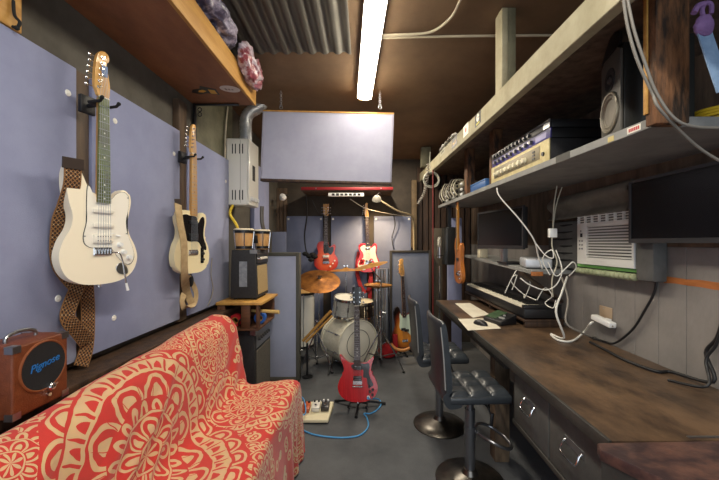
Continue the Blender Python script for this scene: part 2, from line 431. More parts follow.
SW = mat('sticker_paper', '#e4e2d6', .5); SRED = mat('sticker_red', '#b8262e', .5); SYG = mat('sticker_lime', '#b9b52a', .5)
decal(478, 119, (.12, .085), 'black beam sticker with a white disc over a yellow-green bar', STKB, [('disc', SW, circ(0, .01, .027)), ('disc_notch', STKB, [(-.004,.006),(.03,.004),(.03,.012),(-.004,.016)]), ('bar', SYG, [(-.035,-.036),(.035,-.036),(.035,-.024),(-.035,-.024)])])
decal(466, 130, (.13, .085), 'white beam sticker with a red spot in its middle', SW, [('spot', SRED, circ(0, 0, .018))])
decal(454.5, 142, (.17, .08), 'dark beam sticker crossed by a small yellow line', STKB, [('line', STKY, [(-.05,-.012),(-.03,.004),(0,-.008),(.05,.012),(.05,.002),(0,-.018),(-.03,-.008),(-.05,-.022)])])
decal(442.5, 152, (.2, .05), 'small grey beam sticker farthest from the front', mat('sticker_grey', '#a5a48c', .5), [('mark', OLIVE, [(-.06,-.01),(.06,-.01),(.06,.01),(-.06,.01)])])

def zs_(Y): return EYE+.362+.022*Y      # underside of the long shelf
XS = .955; SHG = mat('shelf_paint', '#8e8f8d', .6, col2='#7b7c7a', scale=5, bump=.15, bscale=25)
p = thing('wall_shelf', 'long grey painted shelf on the right wall carrying the amplifiers and loudspeaker', 'shelf', (1.2, 2.5, zs_(2.5)))
def sseg(y0, y1, x0, x1, b, t): return [(x0,y0,zs_(y0)+b),(x1,y0,zs_(y0)+b),(x1,y1,zs_(y1)+b),(x0,y1,zs_(y1)+b),(x0,y0,zs_(y0)+t),(x1,y0,zs_(y0)+t),(x1,y1,zs_(y1)+t),(x0,y1,zs_(y1)+t)]
mm = MB(); mm.hexa(sseg(1.145, 4.5, XS+.013, XR-.007, .006, .03)); build('board', mm, SHG, p)
mm = MB(); mm.hexa(sseg(1.13, 4.5, XS, XS+.0125, 0, .034), .002, 1); build('front_edge', mm, SHG, p)
mm = MB(); mm.hexa(sseg(1.13, 1.1445, XS+.013, XR-.007, 0, .034), .002, 1); build('end_edge', mm, SHG, p)
tp = mat('dark_tape', '#4b4b48', .7)
ya, yb = Yx(570, XS), Yx(556, XS)
mm = MB(); mm.hexa(sseg(ya, yb, XS-.0012, XS-.0002, -.001, .035)); build('tape_patch', mm, tp, p)
ya, yb = Yx(614, XS), Yx(608, XS)
mm = MB(); mm.hexa(sseg(ya, yb, XS-.0012, XS-.0002, .004, .024)); build('tape_patch', mm, mat('masking_tape', '#c9b87c', .7), p)
Y = Yx(634, XS); ya, yb = Yx(641, XS), Yx(627.5, XS)
mm = MB(); mm.hexa(sseg(ya, yb, XS-.0014, XS-.0003, .006, .028)); q = build('sticker', mm, SW, p, label='white and red sticker')
mm = MB()
for k in range(6):
    u0, u1 = ya+(yb-ya)*(.1+.135*k), ya+(yb-ya)*(.2+.135*k); mm.hexa(sseg(u0, u1, XS-.002, XS-.0015, .011, .023))
build('print', mm, SRED, q)
# posts
def post(n, x0, x1, y0, y1, z0, z1, m_, nz=.006):
    mm = MB(); mm.bb(x0, x1, y0, y1, z0, z1, .004, 2)
    build(n, mm, m_, kind='structure')
post('trim_7', XB+.046, XB+.092, 1.93, 2.03, hb(2)+.113, ceil_z(2)-.002, OLIVE)
m = MB(); m.bb(XB+.012, XB+.0455, 1.93, 2.03, hb(2)+.117, ceil_z(2)-.002, .003); build('trim_8', m, BEAMP, kind='structure')
for px, n in ((469.5, 'trim_9'), (499, 'trim_10')):
    x = .965 if px < 480 else .985; Y = Yx(px, x+.037); Y = max(Y, 2.675) if px > 480 else Y; post(n, x, x+.075, Y-.045, Y+.045, zs_(Y)+.036, hb(Y)+.096, RUST)
# near post standing on the end of the shelf
Y = 1.085
post('trim_11', w(656, 0, Y).x, w(690, 0, Y).x, Y, Y+.042, zs_(1.13)-.004, ceil_z(Y)-.002, RUST)
m = MB(); m.bb(w(654.5, 0, Y).x-.002, w(655.8, 0, Y).x, Y+.028, Y+.042, zs_(1.13)+.036, hb(Y)+.09, .001); build('trim_12', m, PWOOD, kind='structure')
# far upright post seen between ceiling and beam, and rear studs
post('trim_13', w(421.5, 0, 4.3).x, w(431, 0, 4.3).x, 4.3, 4.4, hb(4.3)+.12, ceil_z(4.4)-.003, OLIVE)

# ---- back of the room
PW0 = EYE+27/70.8
BACKS = [(286.5, 323, 'left of three grey-blue panels on the back wall, behind the red single-cut guitar'), (331, 367, 'middle of three grey-blue panels on the back wall, between the two hanging red guitars'), (374, 411, 'right of three grey-blue panels on the back wall, beside the white and red guitar')]
BACKF = mat('backwall_fabric', '#747b93', .9, col2='#69708a', scale=3, bump=.15, bscale=300)
for a, b, l in BACKS:
    q = thing('acoustic_panel', l, 'acoustic panel', ((w(a,0,4.83).x+w(b,0,4.83).x)/2, 4.83, .1), group='grey-blue panels on the back wall')
    mm = MB(); mm.bb(w(a,0,4.83).x, w(b,0,4.83).x, 4.83, YB-.002, .001, PW0, .005); build('fabric_face', mm, BACKF, q)
    for xx in (a+2, b-2):
        c = w(xx, 219, 4.83); mm = MB(); mm.cyl((c.x, 4.83, c.z), (c.x, 4.826, c.z), .016, .014, 14); build('screw_washer', mm, WASH, q)
q = thing('acoustic_panel', 'low bluish panel leaning at the back left beyond the bongos', 'acoustic panel', (-1.15, 4.6, 0))
mm = MB(); mm.bb(w(270,0,4.6).x, w(286,0,4.6).x, 4.58, 4.64, .02, EYE+11/73, .005); build('fabric_face', mm, BACKF, q)
# dark boards left and right of the panels
m = MB()
for k in range(4): m.bb(w(273+3.5*k, 0, 4.83).x, w(276+3.5*k, 0, 4.83).x, 4.82, YB-.001, 1.5, 2.2, .003, 1)
build('trim_14', m, DARKW, kind='structure')
m = MB()
for k in range(9): m.bb(w(417+6*k, 0, 4.83).x, w(422+6*k, 0, 4.83).x, 4.82-.012*(k % 2), YB-.001, .4, 2.5, .004, 1)
build('trim_15', m, DWOOD, kind='structure')
post('trim_16', w(411.5, 0, 4.78).x, w(416.5, 0, 4.78).x, 4.74, 4.81, 1.35, 2.3, mat('brown_post', '#7a6547', .7, col2='#574732', scale=6))
# shelf with red front edge across the back
yz = 4.4
q = thing('back_shelf', 'dark shelf with a red front edge above the hanging guitars', 'shelf', (-.2, yz, 2.1))
a, b = w(301, 188.5, yz), w(393, 188.5, yz)
mm = MB(); mm.bb(a.x, b.x, yz+.013, YB-.002, a.z-.03, a.z-.004, .002); build('board', mm, DARKW, q)
mm = MB(); mm.bb(a.x, b.x, yz-.006, yz+.0125, a.z-.02, a.z+.018, .003); build('red_edge', mm, mat('red_edge', '#86191f', .5), q)
for xx in (316, 381):
    c = w(xx, 188.5, yz); mm = MB(); mm.cyl((c.x, yz-.006, c.z), (c.x, yz-.012, c.z), .01, .008, 12); build('screw', mm, STEEL, q)
q = thing('power_strip', 'white power strip under the red-edged shelf at the back', 'power strip', (-.2, yz+.1, 2.03))
a, b = w(328, 194, yz), w(364, 194, yz)
mm = MB(); mm.bb(a.x, b.x, yz+.02, yz+.07, a.z-.026, a.z+.018, .004); build('casing', mm, WHITE, q)
for k in range(7):
    x = a.x+(b.x-a.x)*(.14+.12*k); mm = MB(); mm.bb(x-.018, x+.018, yz+.0185, yz+.0198, a.z-.018, a.z+.01); mm.cyl((x-.006, yz+.0183, a.z-.004), (x-.006, yz+.0178, a.z-.004), .003, .003, 8); build('socket', mm, BLACK, q)
# clip lamp over the right hanging guitar
q = thing('clip_lamp', 'small white spotlight clipped above the white and red guitar', 'lamp', w(377, 196, 4.35))
c = w(377, 196, 4.35); 
mm = MB(); mm.lathe([(.004,.0),(.03,.0),(.05,-.02),(.062,-.06),(.058,-.06),(.046,-.02),(.0,-.006)], MX.Translation(c) @ MX.Rotation(R(35), 4, 'X')); build('lamp_shade', mm, mat('shade_grey', '#9a958a', .5), q)
mm = MB(); mm.sph(c+V((0,.012,-.03)), .022); build('bulb', mm, emit('warm_bulb', (1, .75, .4), 25), q)
mm = MB(); mm.tube(cr([c+V((0,0,.004)), c+V((.03,.06,.05)), c+V((.06,.16,.04))], False), .006); build('arm', mm, STEEL, q)
ld = bpy.data.lights.new('clip_lamp_light', 'SPOT'); ld.energy = 45; ld.color = (1, .72, .4); ld.spot_size = R(110); ld.spot_blend = .8; ld.shadow_soft_size = .03
lo = bpy.data.objects.new('clip_lamp_light', ld); COL.objects.link(lo); lo.location = c+V((0,.03,-.075)); lo.rotation_euler = (R(28), 0, 0)
q = thing('clip_lamp', 'small white spotlight at the far left of the back shelf', 'lamp', w(282, 195, 4.5))
c = w(282, 195, 4.5); mm = MB(); mm.lathe([(.004,.0),(.025,.0),(.04,-.02),(.048,-.06),(.044,-.06),(.036,-.02),(.0,-.006)], MX.Translation(c) @ MX.Rotation(R(60), 4, 'X')); build('lamp_shade', mm, WHITE, q)
mm = MB(); mm.tube([c, c+V((0,.2,.03)), c+V((0,.37,.05))], .006); build('arm', mm, STEEL, q)
q = thing('clip_lamp', 'small white spotlight beside the power strip near the right end', 'lamp', w(352, 197, 4.5))
cable('lamp_pipe', [w(380,200,4.42), w(386,204,4.4), w(398,211,4.45), w(411,215.5,4.6), w(413.5,225,4.7), w(414,250,4.72)], .011, mat('tan_conduit', '#a99876', .6), 'tan bent pipe running from the spotlight down the back post', 'pipe')
bpy.data.objects.remove(q)
cable('cable', [w(312,200,4.42), w(318,212,4.5), w(326,215,4.6), w(335,201,4.5)], .004, BCABLE, 'black cable sagging over the neck of the red single-cut guitar')
cable('cable', [w(350,199,4.45), w(365,208,4.55), w(385,213,4.65), w(404,216,4.75), w(411,217,4.73)], .005, GCABLE, 'grey cable sagging behind the white and red guitar')
cable('cable', [w(393,212,4.7), w(395,225,4.75), w(392,238,4.78), w(394,250,4.78)], .006, BCABLE, 'black cable hanging on the right back-wall panel')
q = thing('microphone_cable', 'black cable with a plug bundle hanging at the left of the back wall', 'cable', w(307, 255, 4.6))
cable('cord', [w(306,195,4.5), w(307,215,4.6), w(304.5,235,4.7), w(306,250,4.72), w(309,256,4.72)], .009, BCABLE, parent=q)
mm = MB(); 
for dx, dz in ((0,0),(.05,.02),(-.05,.03),(.03,-.05),(.08,-.01)): mm.sph(w(309,256,4.7)+V((dx,0,dz)), (.045,.03,.03))
build('plug_bundle', mm, MATTE, q)

# LIGHT: daylight through the open front of the garage, plus the batten lamp and two added overhead fills that have no fixture
wd = bpy.data.worlds.new('world'); SC.world = wd; wd.use_nodes = True
bg = wd.node_tree.nodes['Background']; bg.inputs['Color'].default_value = (.80, .90, 1, 1); bg.inputs['Strength'].default_value = .6
al = bpy.data.lights.new('door_daylight', 'AREA'); al.shape = 'RECTANGLE'; al.size = 2.6; al.size_y = 2.3; al.energy = 24; al.color = (.86, .93, 1)
ao = bpy.data.objects.new('door_daylight', al); COL.objects.link(ao); ao.location = (.1, YF-.1, 1.4); ao.rotation_euler = (R(90), 0, 0)
def fill_light(Y, L, e, col):
    a_ = bpy.data.lights.new('added_fill_light', 'AREA'); a_.shape = 'RECTANGLE'; a_.size = .12; a_.size_y = L; a_.energy = e; a_.color = col; a_.spread = R(180)
    o_ = bpy.data.objects.new('added_fill_light', a_); COL.objects.link(o_); o_.location = (.08, Y, ceil_z(Y)-.07)
fill_light(.3, 1.25, 31, (1, .93, .80))  # added fill above the camera, evens out the front; no lamp built here
fill_light(3.9, .9, 27, (1, .88, .70))  # added fill out of view behind the baffle, lifts the rear of the room
vs = SC.view_settings; vs.view_transform = 'Standard'; vs.look = 'None'; vs.gamma = 1; vs.use_curve_mapping = False; vs.exposure = .45
# ================================================================== GUITARS
cm = lambda L: [(x/100, z/100) for x, z in L]
O_STRAT = cm([(0,0),(-8,.9),(-13.6,4.5),(-16,11),(-14.8,17.5),(-12,23),(-11.3,28),(-12.6,33),(-13.4,38.5),(-13.4,44),(-12,48),(-9.8,48.2),(-7.8,44.5),(-5.8,40),(-3.4,36.6),(0,36.2),(3.4,36),(5,36.6),(7,39),(9.6,40.8),(12,39.6),(12.9,35.8),(12,30.5),(11.2,26),(12.2,21),(15,15.5),(16,10),(13.6,4.2),(8,.9)])
O_TELE = cm([(0,0),(-8,.5),(-14,4),(-16,10.5),(-14.6,17.5),(-11.8,23),(-11.3,28),(-12.8,33),(-12.4,37.6),(-9,40),(-4,40.2),(0,39.9),(2.9,39.3),(3.4,36),(4.4,34.6),(6,36),(7.6,38.8),(10.2,40),(12.4,38),(12.9,34),(11.6,28.6),(11.6,23),(14.6,17.5),(16,10.5),(14,4),(8,.5)])
O_LP = cm([(0,0),(-8.5,.8),(-14.6,4.8),(-16.6,11.5),(-15,18),(-11.6,23),(-11.2,27),(-12.8,32),(-12.4,37),(-9,40.4),(-4.4,41),(0,40.6),(2.8,39.5),(3.4,35),(4.2,32.6),(6.6,33.6),(9.4,36),(12,36.2),(13.2,33),(11.6,27),(11.8,22.6),(15,18),(16.6,11.5),(14.6,4.8),(8.5,.8)])
O_SG = cm([(0,0),(-9,1.2),(-15,5.6),(-17,12),(-15,18.5),(-12,23.4),(-12.2,28.5),(-14.4,34),(-15.6,37.6),(-14.6,38.2),(-11.6,35),(-8,32),(-4.4,31.2),(0,31),(4.4,31.2),(8,32),(11.2,34.4),(13.4,36.4),(14.2,35.6),(13,32),(11.8,28),(12,23.4),(15,18.5),(17,12),(15,5.6),(9,1.2)])
O_BASS = cm([(0,0),(-8,.6),(-14.4,4.4),(-17,11),(-15.6,18),(-12.4,24),(-11.6,30),(-13,36.5),(-13.2,43),(-11.4,48.5),(-8.8,50.4),(-6.6,48.6),(-5,43),(-3.4,39.4),(0,39),(3.4,38.8),(5.4,39.6),(7.6,42),(10,43.8),(12.2,42),(12.8,37.5),(12,31),(11.2,26),(12.6,20),(15.6,13.5),(16.4,8),(13.4,3),(7,.3)])
H_FENDER = [(-.021,0),(-.026,.018),(-.036,.034),(-.035,.08),(-.031,.13),(-.024,.165),(-.012,.186),(.006,.192),(.02,.184),(.025,.168),(.019,.152),(.010,.146),(.013,.125),(.020,.095),(.026,.06),(.0255,.03),(.021,0)]
H_TELE = [(-.021,0),(-.025,.018),(-.031,.036),(-.027,.09),(-.022,.14),(-.016,.172),(-.004,.188),(.012,.188),(.02,.175),(.014,.16),(.014,.13),(.02,.07),(.024,.03),(.021,0)]
H_GIB = [(-.021,0),(-.034,.03),(-.039,.10),(-.041,.15),(-.034,.166),(-.016,.158),(0,.168),(.016,.158),(.034,.166),(.041,.15),(.039,.10),(.034,.03),(.021,0)]
H_BASS = [(-.023,0),(-.03,.02),(-.044,.042),(-.042,.11),(-.036,.165),(-.026,.205),(-.01,.222),(.012,.22),(.022,.205),(.018,.185),(.014,.165),(.02,.12),(.027,.06),(.023,0)]
HOLDERS = {}
def guitar(name, label, cat, mtx, body, out, bmat, nut, heel, head, hmat, fbmat, thick=.038, edge=None, guard=None, gmat=None, pickups=(), pmat=None, bridge=.11, bw=.08, knobs=(), kmat=None, tuners=6, both=False, necks=.0, group=None, frets=21, tstr=None, extra=None):
    """body stands in local x,z with its front at y=-thick/2; nut = height of the nut, heel = where the neck meets the body"""
    g = thing(name, label, cat, group=group, mtx=mtx)
    L = dict(world=False)
    t2 = thick/2
    mb = MB(); mb.prism([tuple(p) for p in cr(out, True, 5)], -t2, t2, None, .009, 3); build('body', mb, bmat, g, **L)
    f = -t2
    if guard:
        for gi, go in enumerate(guard if isinstance(guard[0][0], tuple) else [guard]):
            mb = MB(); mb.prism([tuple(p) for p in cr(go, True, 4)], f-.0025, f-.0002, None, .0008, 1); build('pickguard', mb, gmat, g, **L)
            if gmat is PG_WHITE:
                mb = MB(); cxx = sum(p_[0] for p_ in go)/len(go); czz = sum(p_[1] for p_ in go)/len(go); mb.prism([(cxx+(p_[0]-cxx)*1.025, czz+(p_[1]-czz)*1.012) for p_ in cr(go, True, 4)], f-.0012, f-.0001, None, 0); build('pickguard_edge', mb, BLACK, g, **L)
    fb = f-.012                                                # face of the fingerboard
    wn, wb = (.019, .026) if tuners == 4 else (.021, .028)
    mb = MB(); mb.raw([], []); P = []
    for z, hw in ((heel, wb), (nut, wn)): P.append([(-hw, fb+.0055, z), (hw, fb+.0055, z), (hw*.72, fb+.024, z), (0, fb+.028, z), (-hw*.72, fb+.024, z)])
    mb.loft(P); nk = build('neck', mb, hmat, g, **L)
    mb = MB(); mb.loft([[(-hw, fb, z), (hw, fb, z), (hw, fb+.005, z), (-hw, fb+.005, z)] for z, hw in ((heel-.006, wb+.0005), (nut, wn+.0005))])
    scale = nut-bridge
    nf = len(mb.bm.faces); dots = []
    for k in range(1, frets+1):
        z = nut-scale*(1-2**(-k/12))
        if z < heel: break
        hw = wn+(wb-wn)*(nut-z)/(nut-heel); mb.bb(-hw, hw, fb-.0012, fb+.0005, z-.001, z+.001)
        if k in (3, 5, 7, 9, 15, 17, 19): 
            z2 = nut-scale*(1-2**(-(k-.5)/12)); dots.append(z2)
    mb.mark(1, nf); nf = len(mb.bm.faces)
    for z2 in dots: mb.cyl((0, fb-.0006, z2), (0, fb+.0004, z2), .0035, n=10)
    mb.mark(2, nf); build('fingerboard', mb, [fbmat, STEEL, mat('inlay_dark', '#1c1712', .4) if fbmat is MAPLE else mat('inlay_dot', '#e0ddd0', .4)], g, **L)
    mb = MB(); mb.bb(-wn-.001, wn+.001, fb-.003, fb+.004, nut, nut+.005, .0008, 1); build('nut', mb, mat('bone', '#e7dfca', .4), g, **L)
    hd = [(x, nut+.005+z) for x, z in head]
    mb = MB(); mb.prism([tuple(p) for p in cr(hd, True, 3)], fb+.004, fb+.019, None, .002, 2); ho = build('headstock', mb, hmat if not edge else edge, g, **L)
    top = max(z for x, z in head)
    # tuning machines
    for k in range(tuners):
        if both:
            sd = -1 if k < tuners//2 else 1; z = nut+.035+(k % (tuners//2))*.042; x = sd*.026; ex = sd*.058
        else:
            sd = -1; n = tuners-1; z = nut+.04+(top-.065)*k/n; x = -.022+.016*k/n; ex = -.056+.014*k/n
        mb = MB(); mb.cyl((x, fb+.006, z), (x, fb-.010, z), .0035, n=10); mb.cyl((x, fb+.0045, z), (x, fb+.003, z), .006, n=12)
        mb.cyl((x+sd*.002, fb+.022, z), (ex, fb+.022, z), .002, n=8); mb.sph((ex, fb+.022, z), (.007, .004, .009 if tuners == 6 else .014), 10, 8)
        mb.box((x, fb+.0215, z), (.016, .006, .015))
        build('tuning_peg', mb, CHROME, ho, **L)
    for (x, z, pw, ph, pm, rot) in pickups:
        mb = MB(); mb.box((x, f-.006, z), (pw, .012, ph), Euler((0, rot, 0)), .003, 2); po = build('pickup', mb, pm, g, **L)
        if ph > .02:
            mb = MB()
            for k in range(6):
                for r_ in ((-1, 1) if ph > .03 else (0,)):
                    dx = (k-2.5)*.0105; q = Euler((0, rot, 0)).to_matrix() @ V((dx, 0, r_*ph*.25)); mb.cyl((x+q.x, f-.0118, z+q.z), (x+q.x, f-.0135, z+q.z), .0024, n=8)
            build('pole_pieces', mb, CHROME, po, **L)
    mb = MB(); mb.bb(-bw/2, bw/2, f-.006, f-.0003, bridge-.018, bridge+.016, .002, 1)
    for k in range(tuners):
        x = (k-(tuners-1)/2)*bw*.8/(tuners-1); mb.bb(x-.0045, x+.0045, f-.0125, f-.006, bridge-.012, bridge+.008, .001, 1)
    build('bridge', mb, CHROME, g, **L)
    for (x, z) in knobs:
        mb = MB(); mb.cyl((x, f-.0028, z), (x, f-.005, z), .0115, n=18); mb.cyl((x, f-.005, z), (x, f-.017, z), .0095, .0085, n=18); build('knob', mb, kmat, g, **L)
    for k in range(tuners):
        u = (k-(tuners-1)/2)/((tuners-1)/2); 
        x0, x1 = u*bw*.36, u*wn*.82
        tz = nut+.035+((k % 3)*.042 if both else k*(top-.065)/(tuners-1)); tx = (-.026 if k < 3 else .026) if both else -.022+.016*k/(tuners-1)
        mb = MB(); mb.tube([(x0, f-.013, bridge), (x1, fb-.0035, nut+.002), (tx, fb-.006, tz)], .0007 if tuners == 6 else .0012, 5); build('string', mb, STEEL, g, **L)
    mb = MB(); mb.cyl((0, 0, .002), (0, 0, -.012), .005, .008, 10); build('strap_button', mb, CHROME, g, **L)
    return g
def hanger(label, g, nut, fbm, wall_axis, sp=.033):
    """yoke on the wall that carries a guitar under its headstock; local to the guitar's frame, back plate at y = wall_axis"""
    m_ = WM[g.name]; h = thing('guitar_hanger', label, 'guitar hanger', mtx=m_ @ MX.Translation((0, 0, nut)), group='guitar hangers')
    fb = fbm; M2 = m_
    mb = MB(); mb.bb(-.03, .03, wall_axis-.018, wall_axis, nut-.045, nut+.03, .003); build('back_plate', mb, BLACK, h, mtx=M2)
    mb = MB(); mb.cyl((0, wall_axis-.018, nut-.012), (0, fb+.044, nut-.012), .009, n=10); mb.tube([(-sp, fb+.045, nut-.012), (sp, fb+.045, nut-.012)], .007); build('stem', mb, BLACK, h, mtx=M2)
    for sx in (-1, 1):
        mb = MB(); mb.tube([(sx*sp, fb+.045, nut-.012), (sx*sp, fb+.02, nut-.014), (sx*sp, fb-.02, nut-.014), (sx*(sp+.002), fb-.03, nut-.004)], .006, 10); mb.sph((sx*(sp+.002), fb-.031, nut-.003), .008, 10, 8)
        build('prong', mb, MATTE, h, mtx=M2)
    return h
PG_WHITE = mat('pickguard_white', '#efe9dc', .35); PG_BLACK = mat('pickguard_black', '#131315', .25, coat=.3); PG_MINT = mat('pickguard_pale', '#dfe0cd', .35)
PU_WHITE = mat('pickup_cover', '#e6e0d2', .4); PU_BLACK = mat('pickup_black', '#1a1a1c', .35)
G_STRAT = [cm([(-5.6,40.5),(-3.2,36.2),(0,35.6),(3.4,35.6),(6,38.4),(9.4,39.6),(11.6,37.6),(11.3,32),(10.3,27),(11,21.5),(13.2,16),(14.2,11),(12.4,7.8),(9.4,8.4),(6.4,11.4),(3.8,14.4),(-3,15),(-6.6,16.5),(-7.4,20),(-6.2,26),(-6.2,34)])]
GREENB = mat('fingerboard_streaked', '#6d7a45', .4, col2='#4e4a2a', scale=14, stretch=(1, 1, .4))
# white double-cutaway on the left wall
fs = frame(w(98.8, 243, 1.426)+V((0, 0, -(w(0, 243, 1.426).z-1.248))), (math.cos(R(75)), math.sin(R(75)), 0))
g1 = guitar('electric_guitar', 'white double-cutaway electric guitar with woven strap hanging on the left wall', 'guitar', fs, None, O_STRAT, CREAM, .775, .345, H_FENDER, MAPLE, GREENB,
    guard=G_STRAT, gmat=PG_WHITE, pickups=[(0,.305,.084,.017,PU_WHITE,0), (0,.245,.084,.017,PU_WHITE,0), (0,.19,.08,.036,PU_WHITE,0)], bridge=.138, bw=.076,
    knobs=[(.072,.165),(.09,.132),(.115,.108)], kmat=WHITE)
f1 = -.019
mb = MB(); mb.tube(cr([(.034,f1-.006,.13),(.05,f1-.03,.128),(.062,f1-.034,.09),(.072,f1-.034,.03),(.078,f1-.034,-.005)], False, 5), .003); build('tremolo_arm', mb, CHROME, g1, world=False)
mb = MB(); mb.tube([(.078,f1-.034,-.003),(.086,f1-.034,-.036)], [.0045,.006]); build('tremolo_tip', mb, WHITE, g1, world=False)
mb = MB(); mb.prism([tuple(p) for p in cr(cm([(7.6,8.6),(5.8,6.8),(6.4,4.6),(8.6,3.4),(11,3.6),(11.2,5.4),(9.6,7.6)]), True, 4)], f1-.004, f1-.0003, None, .001, 1); build('jack_plate', mb, STEEL, g1, world=False)
for x, z in G_STRAT[0][::3]:
    mb = MB(); mb.cyl((x*.96, f1-.0025, z*.995), (x*.96, f1-.0038, z*.995), .003, n=8); build('guard_screw', mb, STEEL, g1, world=False)
mb = MB(); mb.bb(.040-.012,.040+.012,f1-.0035,f1-.0024,.212,.214); mb.cyl((.058,f1-.0026,.205),(.07,f1-.012,.202),.0035,n=8); build('pickup_switch', mb, WHITE, g1, world=False)
mb = MB(); mb.bb(-.012,.012,-.0112-.022,-.0094-.022,.775+.09,.775+.135); build('headstock_decal', mb, mat('decal_blue', '#5a72a0', .5), g1, world=False)
# woven strap
def strapmat(name, ca, cb, cc):
    m_ = mat(name, ca, .85); nt = m_.node_tree; E.nt = nt
    at = nt.nodes.new('ShaderNodeTexCoord'); sp = nt.nodes.new('ShaderNodeSeparateXYZ'); nt.links.new(at.outputs['UV'], sp.inputs[0])
    u, v = E(sp.outputs[0]), E(sp.outputs[1])
    a = eabs(efrac(u*4)-.5)*2; b = eabs(efrac(v*60)-.5)*2
    d = eabs(a-b); line = d < .30
    dot = (a+b) < .35
    edge = eabs(u-.5) > .47
    k = emin(emax(emax(line, dot), edge)*1, 1)
    r = nt.nodes.new('ShaderNodeMix'); r.data_type = 'RGBA'; r.inputs[6].default_value = lin(ca); r.inputs[7].default_value = lin(cb)
    nt.links.new(k.x, r.inputs[0]); r2 = nt.nodes.new('ShaderNodeMix'); r2.data_type = 'RGBA'; r2.inputs[7].default_value = lin(cc)
    nt.links.new(r.outputs[2], r2.inputs[6]); q = dot*(efrac(v*20) > .5); nt.links.new(q.x, r2.inputs[0])
    nt.links.new(r2.outputs[2], nt.nodes['Principled BSDF'].inputs['Base Color']); return m_
WOVEN = strapmat('woven_strap', '#2b1913', '#8a6138', '#b3a488')
def strap(name, pts, side, wid, m_, parent, th=.003, label=None):
    """ribbon with u across, v in metres along"""
    pts = cr(pts, False, 6) if len(pts) > 2 else [V(p) for p in pts]
    bm = bmesh.new(); uv = bm.loops.layers.uv.new('UVMap'); L = 0; prev = None; n = len(pts); ns = 0
    for i, p in enumerate(pts):
        t = (pts[min(i+1, n-1)]-pts[max(i-1, 0)]).normalized()
        if isinstance(side, list):
            x = i/(n-1)*(len(side)-1); k = min(int(x), len(side)-2); s_ = V(side[k]).lerp(V(side[k+1]), x-k)
        else: s_ = V(side)
        s_ = (s_-t*s_.dot(t)).normalized(); nn = t.cross(s_)
        row = [bm.verts.new(p+s_*wid/2*a+nn*th/2*b) for a, b in ((-1,-1),(1,-1),(1,1),(-1,1))]
        if prev:
            dl = (p-pts[i-1]).length
            for a in range(4):
                b = (a+1) % 4; f_ = bm.faces.new([prev[a], prev[b], row[b], row[a]])
                ua, ub = ((0,1),(1,1),(1,0),(0,0))[a]
                for lp, q in zip(f_.loops, ((ua,L),(ub,L),(ub,L+dl),(ua,L+dl))): lp[uv].uv = q
            L += dl
        prev = row
    bmesh.ops.recalc_face_normals(bm, faces=bm.faces[:])
    bm.transform(WM[parent.name].inverted()); me = bpy.data.meshes.new(name); bm.to_mesh(me); bm.free()
    for p in me.polygons: p.use_smooth = True
    me.set_sharp_from_angle(angle=R(50)); me.materials.append(m_)
    o = bpy.data.objects.new(name, me); COL.objects.link(o); o.parent = parent; WM[o.name] = WM[parent.name].copy()
    return setp(o, label)
X1 = -1.150; sy = (0.25, 1, 0)
def q(px, py, X): return wx(px, py, X)
strap('strap', [q(73,165,-1.125), q(72,185,-1.13), q(66,205,-1.165), q(60,225,-1.19), q(60,262,-1.203), q(76,285,-1.203)], sy, .062, WOVEN, g1, label='brown woven strap with a diamond pattern')
strap('strap', [q(80,282,-1.20), q(70,305,-1.196), q(68,319,-1.19), q(78,331,-1.19), q(87,343,-1.196)], sy, .055, WOVEN, g1, label='brown woven strap with a diamond pattern')
strap('strap', [q(86,276,-1.205), q(88,310,-1.208), q(87,345,-1.206), q(81,366,-1.20)], sy, .058, WOVEN, g1, label='brown woven strap with a diamond pattern')
strap('strap_end', [q(73.5,158,-1.118), q(73,169,-1.123)], sy, .075, mat('leather_dark', '#332620', .6), g1, .005)
hanger('black yoke holding the white double-cutaway guitar with the woven strap', g1, .765, -.034, .075)

# cream single-cutaway with black pickguard
ft = frame(V((-1.140, 2.207, 1.225)), (math.cos(R(78)), math.sin(R(78)), 0))
G_TELE = [cm([(-10.6,32),(-10.2,36.4),(-6,37.6),(-3,37),(3,36.6),(3.6,33.6),(5,32.6),(7,35.8),(9.6,37.2),(11,34.5),(10,28.5),(10,23),(12.6,17.6),(12.4,14.6),(8,16.5),(4.6,20.4),(-4,20.6),(-8.6,23.6)])]
g2 = guitar('electric_guitar', 'cream single-cutaway electric guitar with black pickguard hanging on the left wall', 'guitar', ft, None, O_TELE, mat('cream_tele', '#efe0b6', .3, coat=.3), .77, .375, H_TELE, MAPLE, MAPLE,
    guard=G_TELE, gmat=PG_BLACK, pickups=[(0,.33,.07,.02,PU_BLACK,0), (0,.235,.082,.04,PU_BLACK,0)], bridge=.135, bw=.082, knobs=[(.085,.125),(.085,.085)], kmat=BLACK)
mb = MB(); mb.bb(.072,.10,-.0215,-.0192,.06,.165,.003,1); build('control_plate', mb, PG_BLACK, g2, world=False)
mb = MB(); mb.cyl((.085,-.0215,.15),(.087,-.034,.153),.003,n=8); build('pickup_switch', mb, BLACK, g2, world=False)
TAN = mat('tan_strap', '#b8a079', .85, col2='#a48b64', scale=30, bump=.2, bscale=200)
strap('strap', [q(178,204,-1.135), q(180,222,-1.11), q(184,245,-1.098), q(184.5,274,-1.12), q(187,292,-1.185), q(193,306,-1.19)], (.2,1,0), .055, TAN, g2, label='tan webbing strap')
strap('strap', [q(188,276,-1.19), q(196,292,-1.19), q(194,303,-1.185), q(185,308,-1.18), q(182,301,-1.18), q(184,294,-1.185)], (.2,1,0), .04, TAN, g2, label='tan webbing strap')
strap('strap_end', [q(175,203,-1.155), q(181,203,-1.14)], (0,0,1), .05, mat('leather_dark', '#332620', .6), g2, .005)
